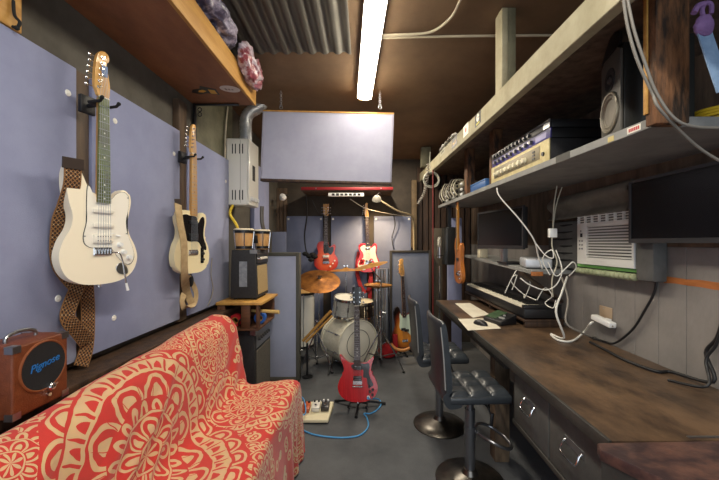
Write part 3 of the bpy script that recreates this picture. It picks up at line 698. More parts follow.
mb = MB(); c = q(191, 281, -1.19); mb.sph(c, (.012, .03, .04)); build('strap_buckle', mb, MATTE, g2)
hanger('black yoke holding the cream single-cutaway guitar', g2, .76, -.034, .068)

# red single-cut with black pickguard on the back wall
BURST = mat('red_burst', '#b5301c', .3, coat=.4)
def burst(name, inner, mid, outer, cx, cz, rad):
    m_ = mat(name, inner, .3, coat=.4); nt = m_.node_tree; E.nt = nt
    tc = nt.nodes.new('ShaderNodeTexCoord'); sp = nt.nodes.new('ShaderNodeSeparateXYZ'); nt.links.new(tc.outputs['Object'], sp.inputs[0])
    x, z = (E(sp.outputs[0])-cx)/rad[0], (E(sp.outputs[2])-cz)/rad[1]
    r_ = esqrt(x*x+z*z)
    ramp = nt.nodes.new('ShaderNodeValToRGB'); e = ramp.color_ramp.elements; e[0].position = .45; e[0].color = lin(inner); e[1].position = 1.0; e[1].color = lin(outer)
    n_ = e.new(.78); n_.color = lin(mid); nt.links.new(r_.x, ramp.inputs[0]); nt.links.new(ramp.outputs[0], nt.nodes['Principled BSDF'].inputs['Base Color']); return m_
RB = burst('red_sunburst', '#d0562a', '#b02a1a', '#8e1a14', 0, .16, (.19, .26))
G_LP = [cm([(-3.2,39),(3,38),(3.6,34),(5.6,32.4),(9.6,33.6),(10.6,29),(9,25),(6,22),(3,24.6),(-3,25)])]
fb_ = frame(V((-.556, 4.755, 1.035)), (1, 0, 0))
g3 = guitar('electric_guitar', 'red sunburst single-cut guitar hanging on the back wall, left one', 'guitar', fb_, None, O_LP, RB, .76, .37, H_GIB, mat('red_neck', '#7d3a20', .35, coat=.3), ROSE,
    guard=G_LP, gmat=PG_BLACK, pickups=[(0,.20,.085,.034,PU_WHITE,0),(0,.15,.08,.02,PU_BLACK,0)], bridge=.115, bw=.09, knobs=[(.095,.10),(.12,.14),(.06,.06)], kmat=PU_WHITE, both=True, edge=MAPLE)
hanger('black yoke holding the red sunburst guitar on the back wall', g3, .75, -.034, .07)
# red and white single-cut on the back wall, tipped a little
ft2 = frame(V((.035, 4.755, 1.015)), (1, 0, .03), (-.03, 0, 1))
RED = mat('red_lacquer', '#c01f22', .25, coat=.5)
G_T2 = [cm([(-10.6,34),(-6,37.6),(-3,37),(3,36.6),(3.6,33),(6,34),(9.4,36.6),(11,34),(10.4,27),(12,20),(14,12),(9,13.4),(5,19),(1,16),(-2,11),(-4,4),(-9,2.6),(-13.4,6),(-14.4,11),(-12,16.6),(-7,20),(-6.4,26)])]
g4 = guitar('electric_guitar', 'red guitar with large white pickguard and red strap hanging on the back wall', 'guitar', ft2, None, O_TELE, RED, .77, .375, H_TELE, MAPLE, ROSE,
    guard=G_T2, gmat=PG_MINT, pickups=[(0,.33,.07,.02,CHROME,0),(0,.15,.07,.02,PU_BLACK,.2)], bridge=.12, bw=.08, knobs=[(.10,.10),(.115,.075)], kmat=CHROME)
for dx, dz, r_ in ((-.098,.145,.024),(-.068,.16,.022),(-.08,.125,.024),(-.112,.12,.02),(-.098,.172,.016)):
    mb = MB(); mb.cyl((dx,-.0217,dz),(dx,-.0223,dz),r_,n=14); build('flower_print', mb, SRED, g4, world=False)
STRAPR = mat('red_strap', '#a61f26', .8, col2='#8d181e', scale=20)
strap('strap', [w(359,252,4.78), w(357,268,4.8), w(360,284,4.78), w(366,292,4.76), w(371,283,4.75), w(370,272,4.78)], (1,0,.2), .05, STRAPR, g4, label='red strap')
strap('strap', [w(371,273,4.78), w(370,285,4.77), w(370,302,4.77)], (1,0,0), .05, STRAPR, g4, label='red strap')
hanger('black yoke holding the red and white guitar on the back wall', g4, .76, -.034, .07)

# red guitar on a floor stand in the middle of the room
tilt = R(12)
sgx, sgy = w(358, 0, 2.86).x, 2.86
fsg = MX.Translation((sgx, sgy, .085)) @ MX.Rotation(R(-6), 4, 'Z') @ MX.Rotation(-tilt, 4, 'X') @ MX.Rotation(R(-2), 4, 'Y')
SGR = mat('cherry_red', '#b8141c', .22, coat=.6, col2='#a00e17', scale=4, stretch=(14, 14, 1))
G_SG = [cm([(3.4,31),(6,30.4),(9.6,31),(10.4,27.5),(9.6,23.5),(11,19),(13.4,14),(11.4,12.4),(8.6,14),(7.8,19),(4.8,20),(4.6,26),(-4,26.6),(-4.6,30)])]
g5 = guitar('electric_guitar', 'cherry red double-horned electric guitar on a floor stand in mid-room', 'guitar', fsg, None, O_SG, SGR, .79, .29, H_GIB, mat('cherry_neck', '#6d1a16', .3, coat=.4), ROSE, thick=.038,
    guard=G_SG, gmat=PG_BLACK, pickups=[(0,.275,.072,.036,PU_BLACK,0),(0,.19,.072,.036,PU_BLACK,0)], bridge=.155, bw=.082, knobs=[(.10,.125),(.128,.10),(.105,.085),(.125,.06)], kmat=BLACK, both=True, edge=PG_BLACK)
mb = MB(); mb.bb(-.045,.045,-.032,-.0195,.118,.13,.003,1); build('tailpiece', mb, CHROME, g5, world=False)
mb = MB(); mb.cyl((.09,-.019,.042),(.09,-.024,.042),.012,n=16); build('jack_plate', mb, WHITE, g5, world=False)
def gstand(label, mtx, tilt, zb, yb, group=None, hw=.075, sp=.25):
    """tripod floor stand; local origin on the floor under the guitar"""
    s = thing('guitar_stand', label, 'guitar stand', mtx=mtx, group=group); L = dict(world=False)
    top = V((0, .115, .36)); 
    mb = MB(); mb.tube([(0,.06,.03), (0,.085,.2), top], .011, 10); build('column', mb, MATTE, s, **L)
    for a in (R(-90), R(28), R(152)):
        e = V((sp*math.cos(a), .07+sp*.5*math.sin(a) if a > 0 else .07-sp*.8, .012)); mb = MB(); mb.tube([(0,.062,.055), V((0,.062,.055)).lerp(e, .5)+V((0,0,.004)), e], .009, 10); lg = build('leg', mb, DSTEEL, s, **L)
        d = (e-V((0,.062,.055))).normalized(); mb = MB(); mb.cyl(e-d*.035, e+d*.004, .012, n=12); build('rubber_foot', mb, MATTE, lg, **L)
    mb = MB(); mb.tube([(-hw, yb-.045, zb+.012), (-hw, yb-.03, zb-.014), (-hw, .05, zb-.018), (0, .07, zb-.02), (hw, .05, zb-.018), (hw, yb-.03, zb-.014), (hw, yb-.045, zb+.012)], .008, 10); build('cradle', mb, MATTE, s, **L)
    mb = MB(); mb.tube([(0,.115,.35),(-.06,.11,.37),(.06,.11,.37)], .007); build('neck_rest', mb, MATTE, s, **L)
    return s
gstand('black tripod stand under the cherry red guitar', MX.Translation((sgx, sgy+.02, 0)) @ MX.Rotation(R(-6), 4, 'Z'), tilt, .06, -.02)

# sunburst bass leaning at the back right
SB = burst('three_tone_sunburst', '#d78a35', '#7c3014', '#150d0b', 0, .19, (.18, .28))
fbs = MX.Translation((w(404.5, 0, 4.28).x, 4.26, .115)) @ MX.Rotation(R(22), 4, 'Z') @ MX.Rotation(R(-9), 4, 'X') @ MX.Rotation(R(2), 4, 'Y')
G_BASS = [cm([(-6,42),(-3,38.6),(3,38.4),(6,40),(9.6,41),(11,37),(10.2,30),(9.4,26),(11,20),(13,14),(10,9),(8,14),(3,19),(-3,20),(-7,24),(-6.4,32)])]
g6 = guitar('bass_guitar', 'sunburst bass guitar with pale pickguard standing before the right rear baffle', 'bass guitar', fbs, None, O_BASS, SB, .885, .37, H_BASS, MAPLE, ROSE,
    guard=G_BASS, gmat=mat('pickguard_mint', '#cfe0cb', .35), pickups=[(-.02,.22,.06,.03,PU_BLACK,0),(.025,.205,.06,.03,PU_BLACK,0)], bridge=.08, bw=.085, knobs=[(.105,.15),(.118,.115)], kmat=CHROME, tuners=4, frets=20)
s6 = gstand('tan-legged low stand holding the sunburst bass', MX.Translation((w(404.5,0,4.28).x, 4.29, 0)) @ MX.Rotation(R(22), 4, 'Z'), 0, .07, -.02, sp=.18)
# natural-wood bass hanging edge-on at the right rear
NAT = mat('natural_ash', '#c77a35', .35, col2='#a85d24', scale=4, stretch=(8, 8, .8), coat=.4)
fnb = frame(w(459.5, 283, 3.72), (-.02, -1, 0))
g7 = guitar('bass_guitar', 'orange natural-wood bass hanging edge-on at the right rear beneath the shelf', 'bass guitar', fnb, None, O_BASS, NAT, .80, .37, [(x, z*.55) for x, z in H_BASS], mat('orange_neck', '#c98a3c', .35, coat=.3), MAPLE,
    pickups=[(0,.26,.08,.03,PU_BLACK,0)], bridge=.10, bw=.08, knobs=[(.07,.13),(.09,.10),(.1,.06)], kmat=CHROME, tuners=4, frets=20)
# ================================================================== LEFT SIDE
# water heater, its flue and pipes
HX0, HX1 = XP-.03, -1.045; hy0, hy1 = 3.03, 3.31; hz1, hz0 = w(0,138,3.03).z, w(0,205,3.03).z
ENAM = mat('white_enamel', '#dcdad2', .35, coat=.2)
p = thing('water_heater', 'white wall-hung gas water heater with slotted side below the flue pipe', 'water heater', (-1.15, 3.17, hz0))
mb = MB(); mb.bb(HX0, HX1-.012, hy0, hy1, hz0, hz1, .012, 3); build('casing', mb, ENAM, p)
mb = MB(); mb.bb(HX1-.0115, HX1, hy0+.004, hy1-.004, hz0+.004, hz1-.004, .006, 2); build('front_cover', mb, ENAM, p)
SLOT = mat('slot_dark', '#26262a', .8)
for zc, hh in ((hz1-.085, .07), (hz0+.10, .07)):
    for k in range(4):
        x = -1.19+.026*k+(.012 if k > 1 else 0); mb = MB(); mb.bb(x-.006, x+.006, hy0-.001, hy0+.002, zc-hh/2-.02, zc+hh/2, .002, 1); build('vent_slot', mb, SLOT, p)
mb = MB(); mb.bb(-1.122, -1.118, hy0-.0015, hy0+.002, hz0+.02, hz1-.02); build('seam', mb, mat('seam_grey', '#9d9b94', .6), p)
for k in range(3):
    y = hy0+.06+.075*k; mb = MB(); mb.cyl((HX1, y, hz0+.06), (HX1+.022, y, hz0+.06), .02, .017, 18); mb.bb(HX1+.022, HX1+.027, y-.004, y+.004, hz0+.046, hz0+.074, .001, 1); build('knob', mb, WHITE, p)
mb = MB(); mb.bb(HX1+.0002, HX1+.002, hy0+.10, hy0+.17, hz1-.36, hz1-.22, .002, 1); build('window', mb, SLOT, p)
# flue
a = V((-1.12, 3.17, hz1+.004)); FL = mat('flue_metal', '#c2c5c9', .38, .6, col2='#a3a6aa', scale=20, bump=.2)
mb = MB(); pts = cr([a, a+V((0,0,.10)), a+V((.0,0,.20)), a+V((.03,.0,.27)), a+V((.10,.02,.325)), a+V((.15,.03,.38)), a+V((.16,.04,.42))], False, 7)
rr = [.053+.003*(i % 2) for i in range(len(pts))]; mb.tube(pts, rr, 20); build('flue_pipe', mb, FL, label='silver flexible flue pipe rising from the white water heater', cat='pipe', ang=80)
mb = MB(); mb.tube(cr([w(262,206,3.17)+V((0,0,-.004)), w(262,222,3.17), w(266,240,3.2), w(266,262,3.25)], False), .018, 12); build('pipe', mb, mat('copper_grey', '#6f6963', .45, .6), label='grey pipe dropping from the bottom of the water heater', cat='pipe', ang=80)
cable('hose', [w(233,205,3.0), w(230,214,2.98), w(237,226,2.97), w(238,236,2.97), w(236,248,2.98)], .012, mat('yellow_hose', '#d8b62c', .5), 'yellow gas hose curling below the water heater', 'hose')
cable('cable', [wx(228,107,XL+.03), wx(226,125,XL+.03), wx(225,150,XL+.03), wx(225,162,XL+.03)], .008, mat('beige_cable', '#b5aa95', .6), 'beige cable running down the wall under the loft end')
cable('cable', [wx(212,258,XP+.012), wx(211,275,XP+.012), wx(213,290,XP+.014), wx(208,306,XP+.014)], .004, GCABLE, 'thin grey cable on the last blue panel beside the practice amp')

# stack: big amp, crate, practice amp, bongos
TOLEX = mat('black_tolex', '#2a2a2d', .75, col2='#222225', scale=60, bump=.35, bscale=260)
ay0, ay1 = 2.83, 3.16; ax0, ax1 = -1.15, -.905
p = thing('guitar_amplifier', 'large black amplifier cabinet on the floor at the bottom of the stack', 'amplifier', (-1.02, 3.0, 0))
mb = MB(); mb.bb(ax0, ax1-.012, ay0-.03, ay1+.1, .04, .715, .01, 2); build('cabinet', mb, TOLEX, p)
mb = MB(); mb.bb(ax1-.0115, ax1-.004, ay0, ay1+.07, .07, .52, .002, 1); build('grille', mb, mat('grille_cloth', '#5d5850', .9, col2='#47433d', scale=120), p)
mb = MB(); mb.bb(ax1-.0115, ax1-.004, ay0, ay1+.07, .54, .685, .002, 1); build('control_panel', mb, mat('panel_silver', '#8c8d8f', .35, .8), p)
for k in range(6):
    y = ay0+.05+.055*k; mb = MB(); mb.cyl((ax1-.004, y, .61), (ax1+.014, y, .61), .014, .011, 14); build('knob', mb, BLACK, p)
for yy in (ay0-.03, ay1+.1):
    mb = MB(); mb.bb(ax1-.05, ax1+.002, yy-.003, yy+.003, .66, .718); mb.bb(ax1-.013, ax1+.002, yy-.02, yy+.02, .66, .718); build('corner_cap', mb, STEEL, p)
for x in (ax0+.04, ax1-.05):
    for y in (ay0, ay1+.06): mb = MB(); mb.cyl((x, y, 0), (x, y, .0405), .02, n=14); build('foot', mb, MATTE, p)
# crate
cz0, cz1 = .7165, .945; CW = mat('crate_wood', '#6b4326', .6, col2='#4a2d1a', scale=4, stretch=(.8, 4, 4), bump=.15)
p = thing('wooden_crate', 'open brown wooden crate holding tape rolls between the two black amplifiers', 'crate', (-1.0, 2.95, cz0))
cx0, cx1, cy0, cy1 = -1.19, -.86, 2.72, 3.2
mb = MB(); mb.bb(cx0, cx1, cy0, cy1, cz0, cz0+.018, .002); build('bottom_board', mb, CW, p)
mb = MB(); mb.bb(cx0-.01, cx1+.03, cy0-.01, cy1, cz1-.022, cz1, .003); build('top_board', mb, PWOOD, p)
for x0, x1, y0, y1 in ((cx0, cx0+.02, cy0, cy1), (cx1-.02, cx1, cy0, cy0+.05), (cx1-.02, cx1, cy1-.05, cy1), (-1.0, -.93, cy0, cy0+.02), (cx0+.021, cx0+.06, cy0, cy0+.02)):
    mb = MB(); mb.bb(x0, x1, y0, y1, cz0+.019, cz1-.023, .002); build('upright', mb, CW, p)
mb = MB(); mb.bb(cx0+.021, cx1-.021, cy1-.02, cy1, cz0+.019, cz1-.023); build('back_board', mb, CW, p)
for (x, y, z, r_, ww, col, lab) in ((-1.07, 2.80, cz0+.0195+.05, .05, .05, '#b3222a', 'red tape roll inside the wooden crate'), (-.90, 2.90, cz0+.0195+.048, .048, .05, '#2b5fae', 'blue tape roll at the open side of the wooden crate')):
    q_ = thing('tape_roll', lab, 'tape roll', (x, y, z-r_))
    mb = MB(); mb.lathe([(r_*.55,-ww/2),(r_,-ww/2),(r_,ww/2),(r_*.55,ww/2),(r_*.55,-ww/2)], MX.Translation((x, y, z)) @ RX90); build('tape', mb, mat('tape_'+col[1:], col, .4), q_)
    mb = MB(); mb.lathe([(r_*.48,-ww/2),(r_*.545,-ww/2),(r_*.545,ww/2),(r_*.48,ww/2),(r_*.48,-ww/2)], MX.Translation((x, y, z)) @ RX90); build('core', mb, PWOOD, q_)
mb = MB(); a = V((-.96, 2.86, cz0+.135)); b_ = w(279, 312, 2.8); mb.tube([a, a.lerp(b_, .5), b_], [.012,.014,.016], 12); build('wooden_beater', mb, mat('beater_wood', '#cfae6b', .5), label='pale wooden stick poking out of the crate', cat='stick', ang=60)
cable('cable', [(-1.04,2.78,cz0+.03),(-1.02,2.75,cz0+.08),(-.97,2.78,cz0+.10),(-.95,2.82,cz0+.04),(-1.0,2.86,cz0+.03),(-1.04,2.83,cz0+.06)], .007, BCABLE, 'black cable coiled inside the wooden crate')
# practice amp
pz0 = cz1+.001; pz1_ = w(0,250,2.83).z; px0, px1 = w(230,0,2.83).x, w(257,0,2.83).x
p = thing('guitar_amplifier', 'small black practice amplifier with a silver tape strip, standing on the crate', 'amplifier', ((px0+px1)/2, 3, pz0))
mb = MB(); P = [(px0,ay0,pz0+.012),(px1,ay0,pz0+.012),(px1,ay1,pz0+.012),(px0,ay1,pz0+.012),(px0+.01,ay0,pz1_),(px1-.015,ay0,pz1_),(px1-.015,ay1,pz1_),(px0+.01,ay1,pz1_)]; mb.hexa(P, .008, 2); build('cabinet', mb, TOLEX, p)
for x in (px0+.03, px1-.03):
    for y in (ay0+.04, ay1-.04): mb = MB(); mb.cyl((x, y, pz0), (x, y, pz0+.0125), .014, n=12); build('foot', mb, MATTE, p)
fmA = frame((px1+.001, ay0, pz0+.012), (0, 1, 0), V((-.015, 0, pz1_-pz0)))
mb = MB(); mb.prism([(.025,.03),(.305,.03),(.305,.27),(.025,.27)], -.004, 0, fmA, .002, 1); build('grille', mb, mat('tan_grille', '#b59c70', .9, col2='#9a8258', scale=150), p)
mb = MB(); mb.prism([(.02,.29),(.31,.29),(.31,.375),(.02,.375)], -.006, 0, fmA, .002, 1); build('control_panel', mb, mat('panel_black', '#202022', .4), p)
for k in range(6):
    q_ = fmA @ V((.05+.042*k, -.006, .33)); q2 = fmA @ V((.05+.042*k, -.022, .33)); mb = MB(); mb.cyl(q_, q2, .012, .01, 14); build('knob', mb, CHROME if k == 0 else PU_WHITE, p)
mb = MB(); xm = (px0+px1)/2-.005; mb.bb(xm-.03, xm+.035, ay0-.0025, ay0-.0005, pz0+.11, pz0+.32); build('tape_strip', mb, mat('duct_tape', '#9fa3a8', .4, .4, col2='#868a90', scale=30), p)
mb = MB(); mb.tube([(px0+.1, ay0+.1, pz1_), (px0+.1, ay0+.1, pz1_+.004)], .01); bm_ = None
mb = MB(); mb.bb(px1-.06, px1+.002, ay0-.003, ay0+.004, pz1_-.03, pz1_+.002); build('corner_cap', mb, STEEL, p)
# bongos
bz0 = pz1_+.003; bz1 = w(0,229,2.95).z
p = thing('bongo_drums', 'pair of natural wood bongos on the small black practice amplifier', 'bongos', (-1.03, 2.98, bz0))
BW = mat('bongo_wood', '#d8ab72', .4, col2='#c48f55', scale=5, stretch=(7, 7, .6), coat=.3)
def hand_drum(p, c, r0, r1, z0, z1, mshell, lugs=4, head='#e9dcc0'):
    mb = MB(); h = z1-z0; mb.lathe([(r0*.0,0),(r0*.96,0),(r0,.004),((r0+r1)*.52,h*.55),(r1*.98,h-.006),(r1*.95,h-.006)], MX.Translation((c[0], c[1], z0)), 32); build('shell', mb, mshell, p)
    mb = MB(); mb.lathe([(0,h+.003),(r1*.9,h+.002),(r1*1.005,h-.004),(r1*1.005,h-.02)], MX.Translation((c[0], c[1], z0)), 32); build('drumhead', mb, mat('head_'+head[1:], head, .6), p)
    mb = MB(); mb.lathe([(r1*1.01,h-.036),(r1*1.05,h-.036),(r1*1.05,h-.012),(r1*1.01,h-.012),(r1*1.01,h-.036)], MX.Translation((c[0], c[1], z0)), 32); build('rim', mb, DSTEEL, p)
    mb = MB(); mb.lathe([(r0*1.005,.006),(r0*1.04,.006),(r0*1.04,.03),(r0*1.005,.03),(r0*1.005,.006)], MX.Translation((c[0], c[1], z0)), 32); build('bottom_ring', mb, DSTEEL, p)
    for k in range(lugs):
        a_ = 2*PI*k/lugs+.9; ca, sa = math.cos(a_), math.sin(a_); mb = MB(); mb.cyl((c[0]+ca*r0*1.07, c[1]+sa*r0*1.07, z0+.01), (c[0]+ca*r1*1.09, c[1]+sa*r1*1.09, z1-.022), .0045, n=8); build('tension_rod', mb, CHROME, p)
hand_drum(p, (w(244,0,2.92).x, 2.92), .072, .084, bz0, bz1, BW, 6)
hand_drum(p, (w(244,0,2.92).x+.120, 3.04), .058, .070, bz0, bz1-.004, BW, 6)
c = (w(244,0,2.92).x+.066, 2.985); mb = MB(); mb.box((c[0], c[1], (bz0+bz1)/2), (.05, .06, .07), Euler((0, 0, .8)), .006); build('centre_block', mb, BLACK, p)

# gobo at left
def gobo(label, x0, x1, y, z1, mfab, mfr, fw=.045):
    p = thing('sound_baffle', label, 'acoustic screen', ((x0+x1)/2, y, 0))
    mb = MB(); mb.bb(x0+fw, x1-fw, y+.004, y+.07, .06, z1-fw, .002); build('fabric_face', mb, mfab, p)
    for a, b, c, d in ((x0, x0+fw-.0005, .03, z1-.002), (x1-fw+.0005, x1, .03, z1-.002)): mb = MB(); mb.bb(a, b, y-.006, y+.085, c, d, .003); build('side_rail', mb, mfr, p)
    mb = MB(); mb.bb(x0+fw, x1-fw, y-.006, y+.085, z1-fw+.0005, z1, .003); build('top_rail', mb, mfr, p)
    mb = MB(); mb.bb(x0+fw, x1-fw, y-.006, y+.085, .012, .0595, .003); build('bottom_rail', mb, mfr, p)
    for x in (x0+.03, x1-.03): mb = MB(); mb.bb(x-.02, x+.02, y-.05, y+.13, 0, .03, .004); build('foot', mb, MATTE, p)
    return p
gobo('free-standing baffle with pale blue fabric in grey-green frame, beside the amplifier stack', -1.13, w(299.5,0,3.45).x, 3.45, w(0,252.5,3.45).z, mat('pale_blue_fabric', '#a9afc6', .9, col2='#a0a6be', scale=3, bump=.15, bscale=300), mat('frame_greygreen', '#53524a', .7), .036)
gobo('free-standing baffle with dull blue fabric in dark frame, behind the sunburst bass', w(390,0,4.5).x, w(431,0,4.5).x, 4.5, w(0,250.5,4.5).z, mat('dull_blue_fabric', '#656c7e', .9, col2='#5b6274', scale=3, bump=.15, bscale=300), mat('frame_dark', '#2f2b26', .7), .03)

# small brown amp with speaker on the ledge
bx = -1.045; by0 = Yx(12.5, bx); by1 = Yx(65, -1.045)+.012; lz = .8855; bzt = w(0,348,by0).z
p = thing('guitar_amplifier', 'small reddish-brown portable amplifier with round black speaker and chrome corners', 'amplifier', (-1.11, (by0+by1)/2, lz))
BROWN = mat('brown_tolex', '#743a1c', .45, col2='#632f15', scale=40, bump=.25, bscale=300)
bd = -1.185
mb = MB(); mb.bb(bd, bx, by0, by1, lz+.006, bzt, .007, 3); build('cabinet', mb, BROWN, p)
for x in (bd+.02, bx-.02):
    for y in (by0+.02, by1-.02): mb = MB(); mb.cyl((x, y, lz+.0005), (x, y, lz+.0065), .008, n=10); build('foot', mb, MATTE, p)
ym, zm = (by0+by1)/2+.004, lz+(bzt-lz)*.615; rs = .078
fmP = frame((bx, ym, zm), (0, 1, 0))
mb = MB(); mb.torus((bx+.001, ym, zm), rs, .004, MX.Rotation(R(90), 4, 'Y'), 36); build('speaker_rim', mb, mat('brown_rim', '#7d4220', .5), p)
mb = MB(); mb.cyl((bx+.0003, ym, zm), (bx+.003, ym, zm), rs-.002, n=36); build('speaker_grille', mb, mat('grille_black', '#141416', .9, bump=.5, bscale=600), p)
LB = mat('logo_blue', '#2a6fb4', .35)
mtx = fmP @ MX.Translation((0, -.0035, .006)) @ MX.Rotation(R(-8), 4, 'Y') @ RX90
text('logo', 'Pignose', .033, LB, mtx, p, .001, .35)
# knobs low on the front
kz = lz+.062; ky = ym+.018
mb = MB(); mb.cyl((bx, ky, kz), (bx+.012, ky, kz), .014, .012, 18); mb.cyl((bx+.012, ky, kz), (bx+.016, ky, kz), .0125, .009, 18); o_ = build('volume_knob', mb, CHROME, p)
for s_ in (-.0045, .0045): mb = MB(); mb.cyl((bx+.0155, ky+s_, kz), (bx+.0168, ky+s_, kz), .0025, n=10); build('nostril', mb, MATTE, o_)
mb = MB(); mb.prism([(ky-.022, kz-.008),(ky+.03, kz-.002),(ky+.03, kz+.004),(ky-.022, kz+.008)], -.002, 0, frame((bx+.0005, 0, 0), (0, 1, 0))); build('knob_plate', mb, CHROME, p)
mb = MB(); mb.cyl((bx, ky-.004, kz-.024), (bx+.008, ky-.004, kz-.024), .006, n=12); build('jack_socket', mb, CHROME, p)
for y in (by0, by1):
    for z in (lz+.006, bzt):
        sy_, sz_ = (1 if y == by0 else -1), (1 if z < lz+.1 else -1)
        for x, sx_ in ((bx, -1), (bd, 1)):
            mb = MB(); mb.bb(x-.001*sx_, x+.026*sx_, y-.0012*sy_, y+.024*sy_, z-.0012*sz_, z+.0015*sz_, 0); mb.bb(x-.0015*sx_, x+.0008*sx_, y-.0012*sy_, y+.024*sy_, z-.001*sz_, z+.02*sz_); mb.bb(x-.001*sx_, x+.024*sx_, y-.0015*sy_, y+.001*sy_, z-.001*sz_, z+.02*sz_)
            build('corner_cap', mb, STEEL, p)
mb = MB(); xm = (bd+bx)/2; mb.tube(cr([(xm, by0+.045, bzt-.001), (xm, by0+.048, bzt+.016), (xm, by0+.075, bzt+.026), (xm, by1-.075, bzt+.026), (xm, by1-.048, bzt+.016), (xm, by1-.045, bzt-.001)], False, 5), .0055, 10); build('handle', mb, STEEL, p)

# ------------------------------------------------------------------ sofa under a printed throw
def cloth_material():
    m_ = bpy.data.materials.new('mandala_throw'); m_.use_nodes = True; nt = m_.node_tree; E.nt = nt
    b = nt.nodes['Principled BSDF']; b.inputs['Roughness'].default_value = .85; b.inputs['Sheen Weight'].default_value = .15
    tc = nt.nodes.new('ShaderNodeTexCoord'); 
    nz = nt.nodes.new('ShaderNodeTexNoise'); nz.inputs['Scale'].default_value = 9; nt.links.new(tc.outputs['UV'], nz.inputs['Vector'])
    sp = nt.nodes.new('ShaderNodeSeparateXYZ'); nt.links.new(tc.outputs['UV'], sp.inputs[0])
    sc = nt.nodes.new('ShaderNodeSeparateColor'); nt.links.new(nz.outputs['Color'], sc.inputs[0])
    U = E(sp.outputs[0])+(E(sc.outputs[0])-.5)*.05; Vv = E(sp.outputs[1])+(E(sc.outputs[1])-.5)*.05
    def mandala(cu, cv, R0, n, rot=0):
        du, dv = U-cu, Vv-cv; r = esqrt(du*du+dv*dv)/R0; th = E.op('ARCTAN2', dv, du)/(2*PI)+.5+rot
        cos = lambda k, off=0: eabs(efrac(th*k+off)-.5)*2        # 0 in the middle of a petal, 1 between petals
        def petal(r0, r1, k, off, wmul=1.0, pw=.5):
            t = (r-r0)/(r1-r0); a = cos(k, off)
            wd = E.op('POWER', emax(1-t*t, 0), pw)*wmul
            return (a < wd)*(t > 0)
        def band(r0, r1): return (r > r0)*(r < r1)
        def ringpet(r0, r1, k, off):                             # outlined petal with a small heart
            return emax(petal(r0, r1, k, off, .96)-petal(r0, r0+(r1-r0)*.84, k, off, .72), petal(r0+(r1-r0)*.08, r0+(r1-r0)*.6, k, off, .42, .7))
        v = emax(petal(0, .13, 8, 0, .7), band(.135, .155))
        v = emax(v, ringpet(.16, .34, n, 0)); v = emax(v, band(.345, .365))
        v = emax(v, petal(.37, .48, n*2, .5, .75)-petal(.37, .44, n*2, .5, .3))
        v = emax(v, ringpet(.49, .68, n, .5))
        drop = petal(.735, .82, n*3, 0, .55, .8)
        v = emax(v, band(.70, .86)-drop-petal(.715, .85, n*3, .5, .16, .5))
        v = v-petal(.50, .66, n*2, .25, .05)
        sc_ = ringpet(.88, 1.0, n*2, 0)
        v = emax(v, sc_)
        return emax(v, 0)*(r < 1), (r < 1.02)
    val, cov = None, None
    for a in ((1.30, .98, .46, 10, .02), (1.96, .70, .33, 9, .0), (.86, 1.28, .22, 8, .1), (1.92, 1.20, .22, 8, .05), (.72, .80, .30, 10, .0), (1.40, .38, .24, 9, .0), (2.18, .25, .22, 8, 0), (.35, 1.15, .28, 9, 0), (.95, .40, .22, 8, .03), (1.62, 1.36, .15, 8, .0)):
        v, c = mandala(*a)
        if val is None: val, cov = v, c
        else: val = val+v*(1-cov); cov = emax(cov, c)
    # small squiggles between the mandalas
    vo = nt.nodes.new('ShaderNodeTexVoronoi'); vo.inputs['Scale'].default_value = 13; nt.links.new(tc.outputs['UV'], vo.inputs['Vector'])
    d = E(vo.outputs['Distance']); fill = emax((d > .20)*(d < .36), d < .10)
    val = emax(val, fill*(1-cov))
    n2 = nt.nodes.new('ShaderNodeTexNoise'); n2.inputs['Scale'].default_value = 30; nt.links.new(tc.outputs['UV'], n2.inputs['Vector'])
    mx = nt.nodes.new('ShaderNodeMix'); mx.data_type = 'RGBA'; mx.inputs[6].default_value = lin('#cb3026'); mx.inputs[7].default_value = lin('#d9b284')
    nt.links.new(val.x, mx.inputs[0]); m2 = nt.nodes.new('ShaderNodeMix'); m2.data_type = 'RGBA'; m2.blend_type = 'MULTIPLY'; m2.inputs[0].default_value = .25
    nt.links.new(mx.outputs[2], m2.inputs[6]); nt.links.new(n2.outputs['Color'], m2.inputs[7]); nt.links.new(m2.outputs[2], b.inputs['Base Color'])
    n3 = nt.nodes.new('ShaderNodeTexNoise'); n3.inputs['Scale'].default_value = 350; bp = nt.nodes.new('ShaderNodeBump'); bp.inputs['Strength'].default_value = .2; bp.inputs['Distance'].default_value = .003
    nt.links.new(n3.outputs['Fac'], bp.inputs['Height']); nt.links.new(bp.outputs[0], b.inputs['Normal'])
    return m_
p = thing('sofa', 'sofa under a red and tan mandala-printed throw along the left wall', 'sofa', (-.75, 1.3, 0))
prof = [(-.425,.012),(-.43,.12),(-.435,.3),(-.44,.44),(-.452,.492),(-.49,.512),(-.56,.512),(-.65,.498),(-.74,.486),(-.80,.492),(-.83,.53),(-.842,.62),(-.855,.75),(-.875,.86),(-.915,.918),(-.965,.938),(-1.02,.93),(-1.055,.88),(-1.068,.75),(-1.072,.60)]
prof = [V(a) for a in prof]; pr = cr(prof, False, 6)
arc = [0]
for a, b in zip(pr, pr[1:]): arc.append(arc[-1]+(b-a).length)
ycs, ye = .42, 2.29
bm = bmesh.new(); uvl = bm.loops.layers.uv.new('UVMap'); rows = []; NU = 150
def wr(y, v, x, z):
    """folds: broad sag plus diagonal creases that run from the crease of the seat up the back"""
    g = noise.noise(V((y*2.2, v*2.2, 3)))*.016+noise.noise(V((y*5, v*5, 9)))*.006
    s_ = y*5.2-v*7.5; cr_ = max(0, noise.noise(V((s_*1.3, (y+v)*1.1, 1)))-.12)*.045
    mid = math.exp(-((v-.92)/.33)**2)
    return g+cr_*mid
stat = []
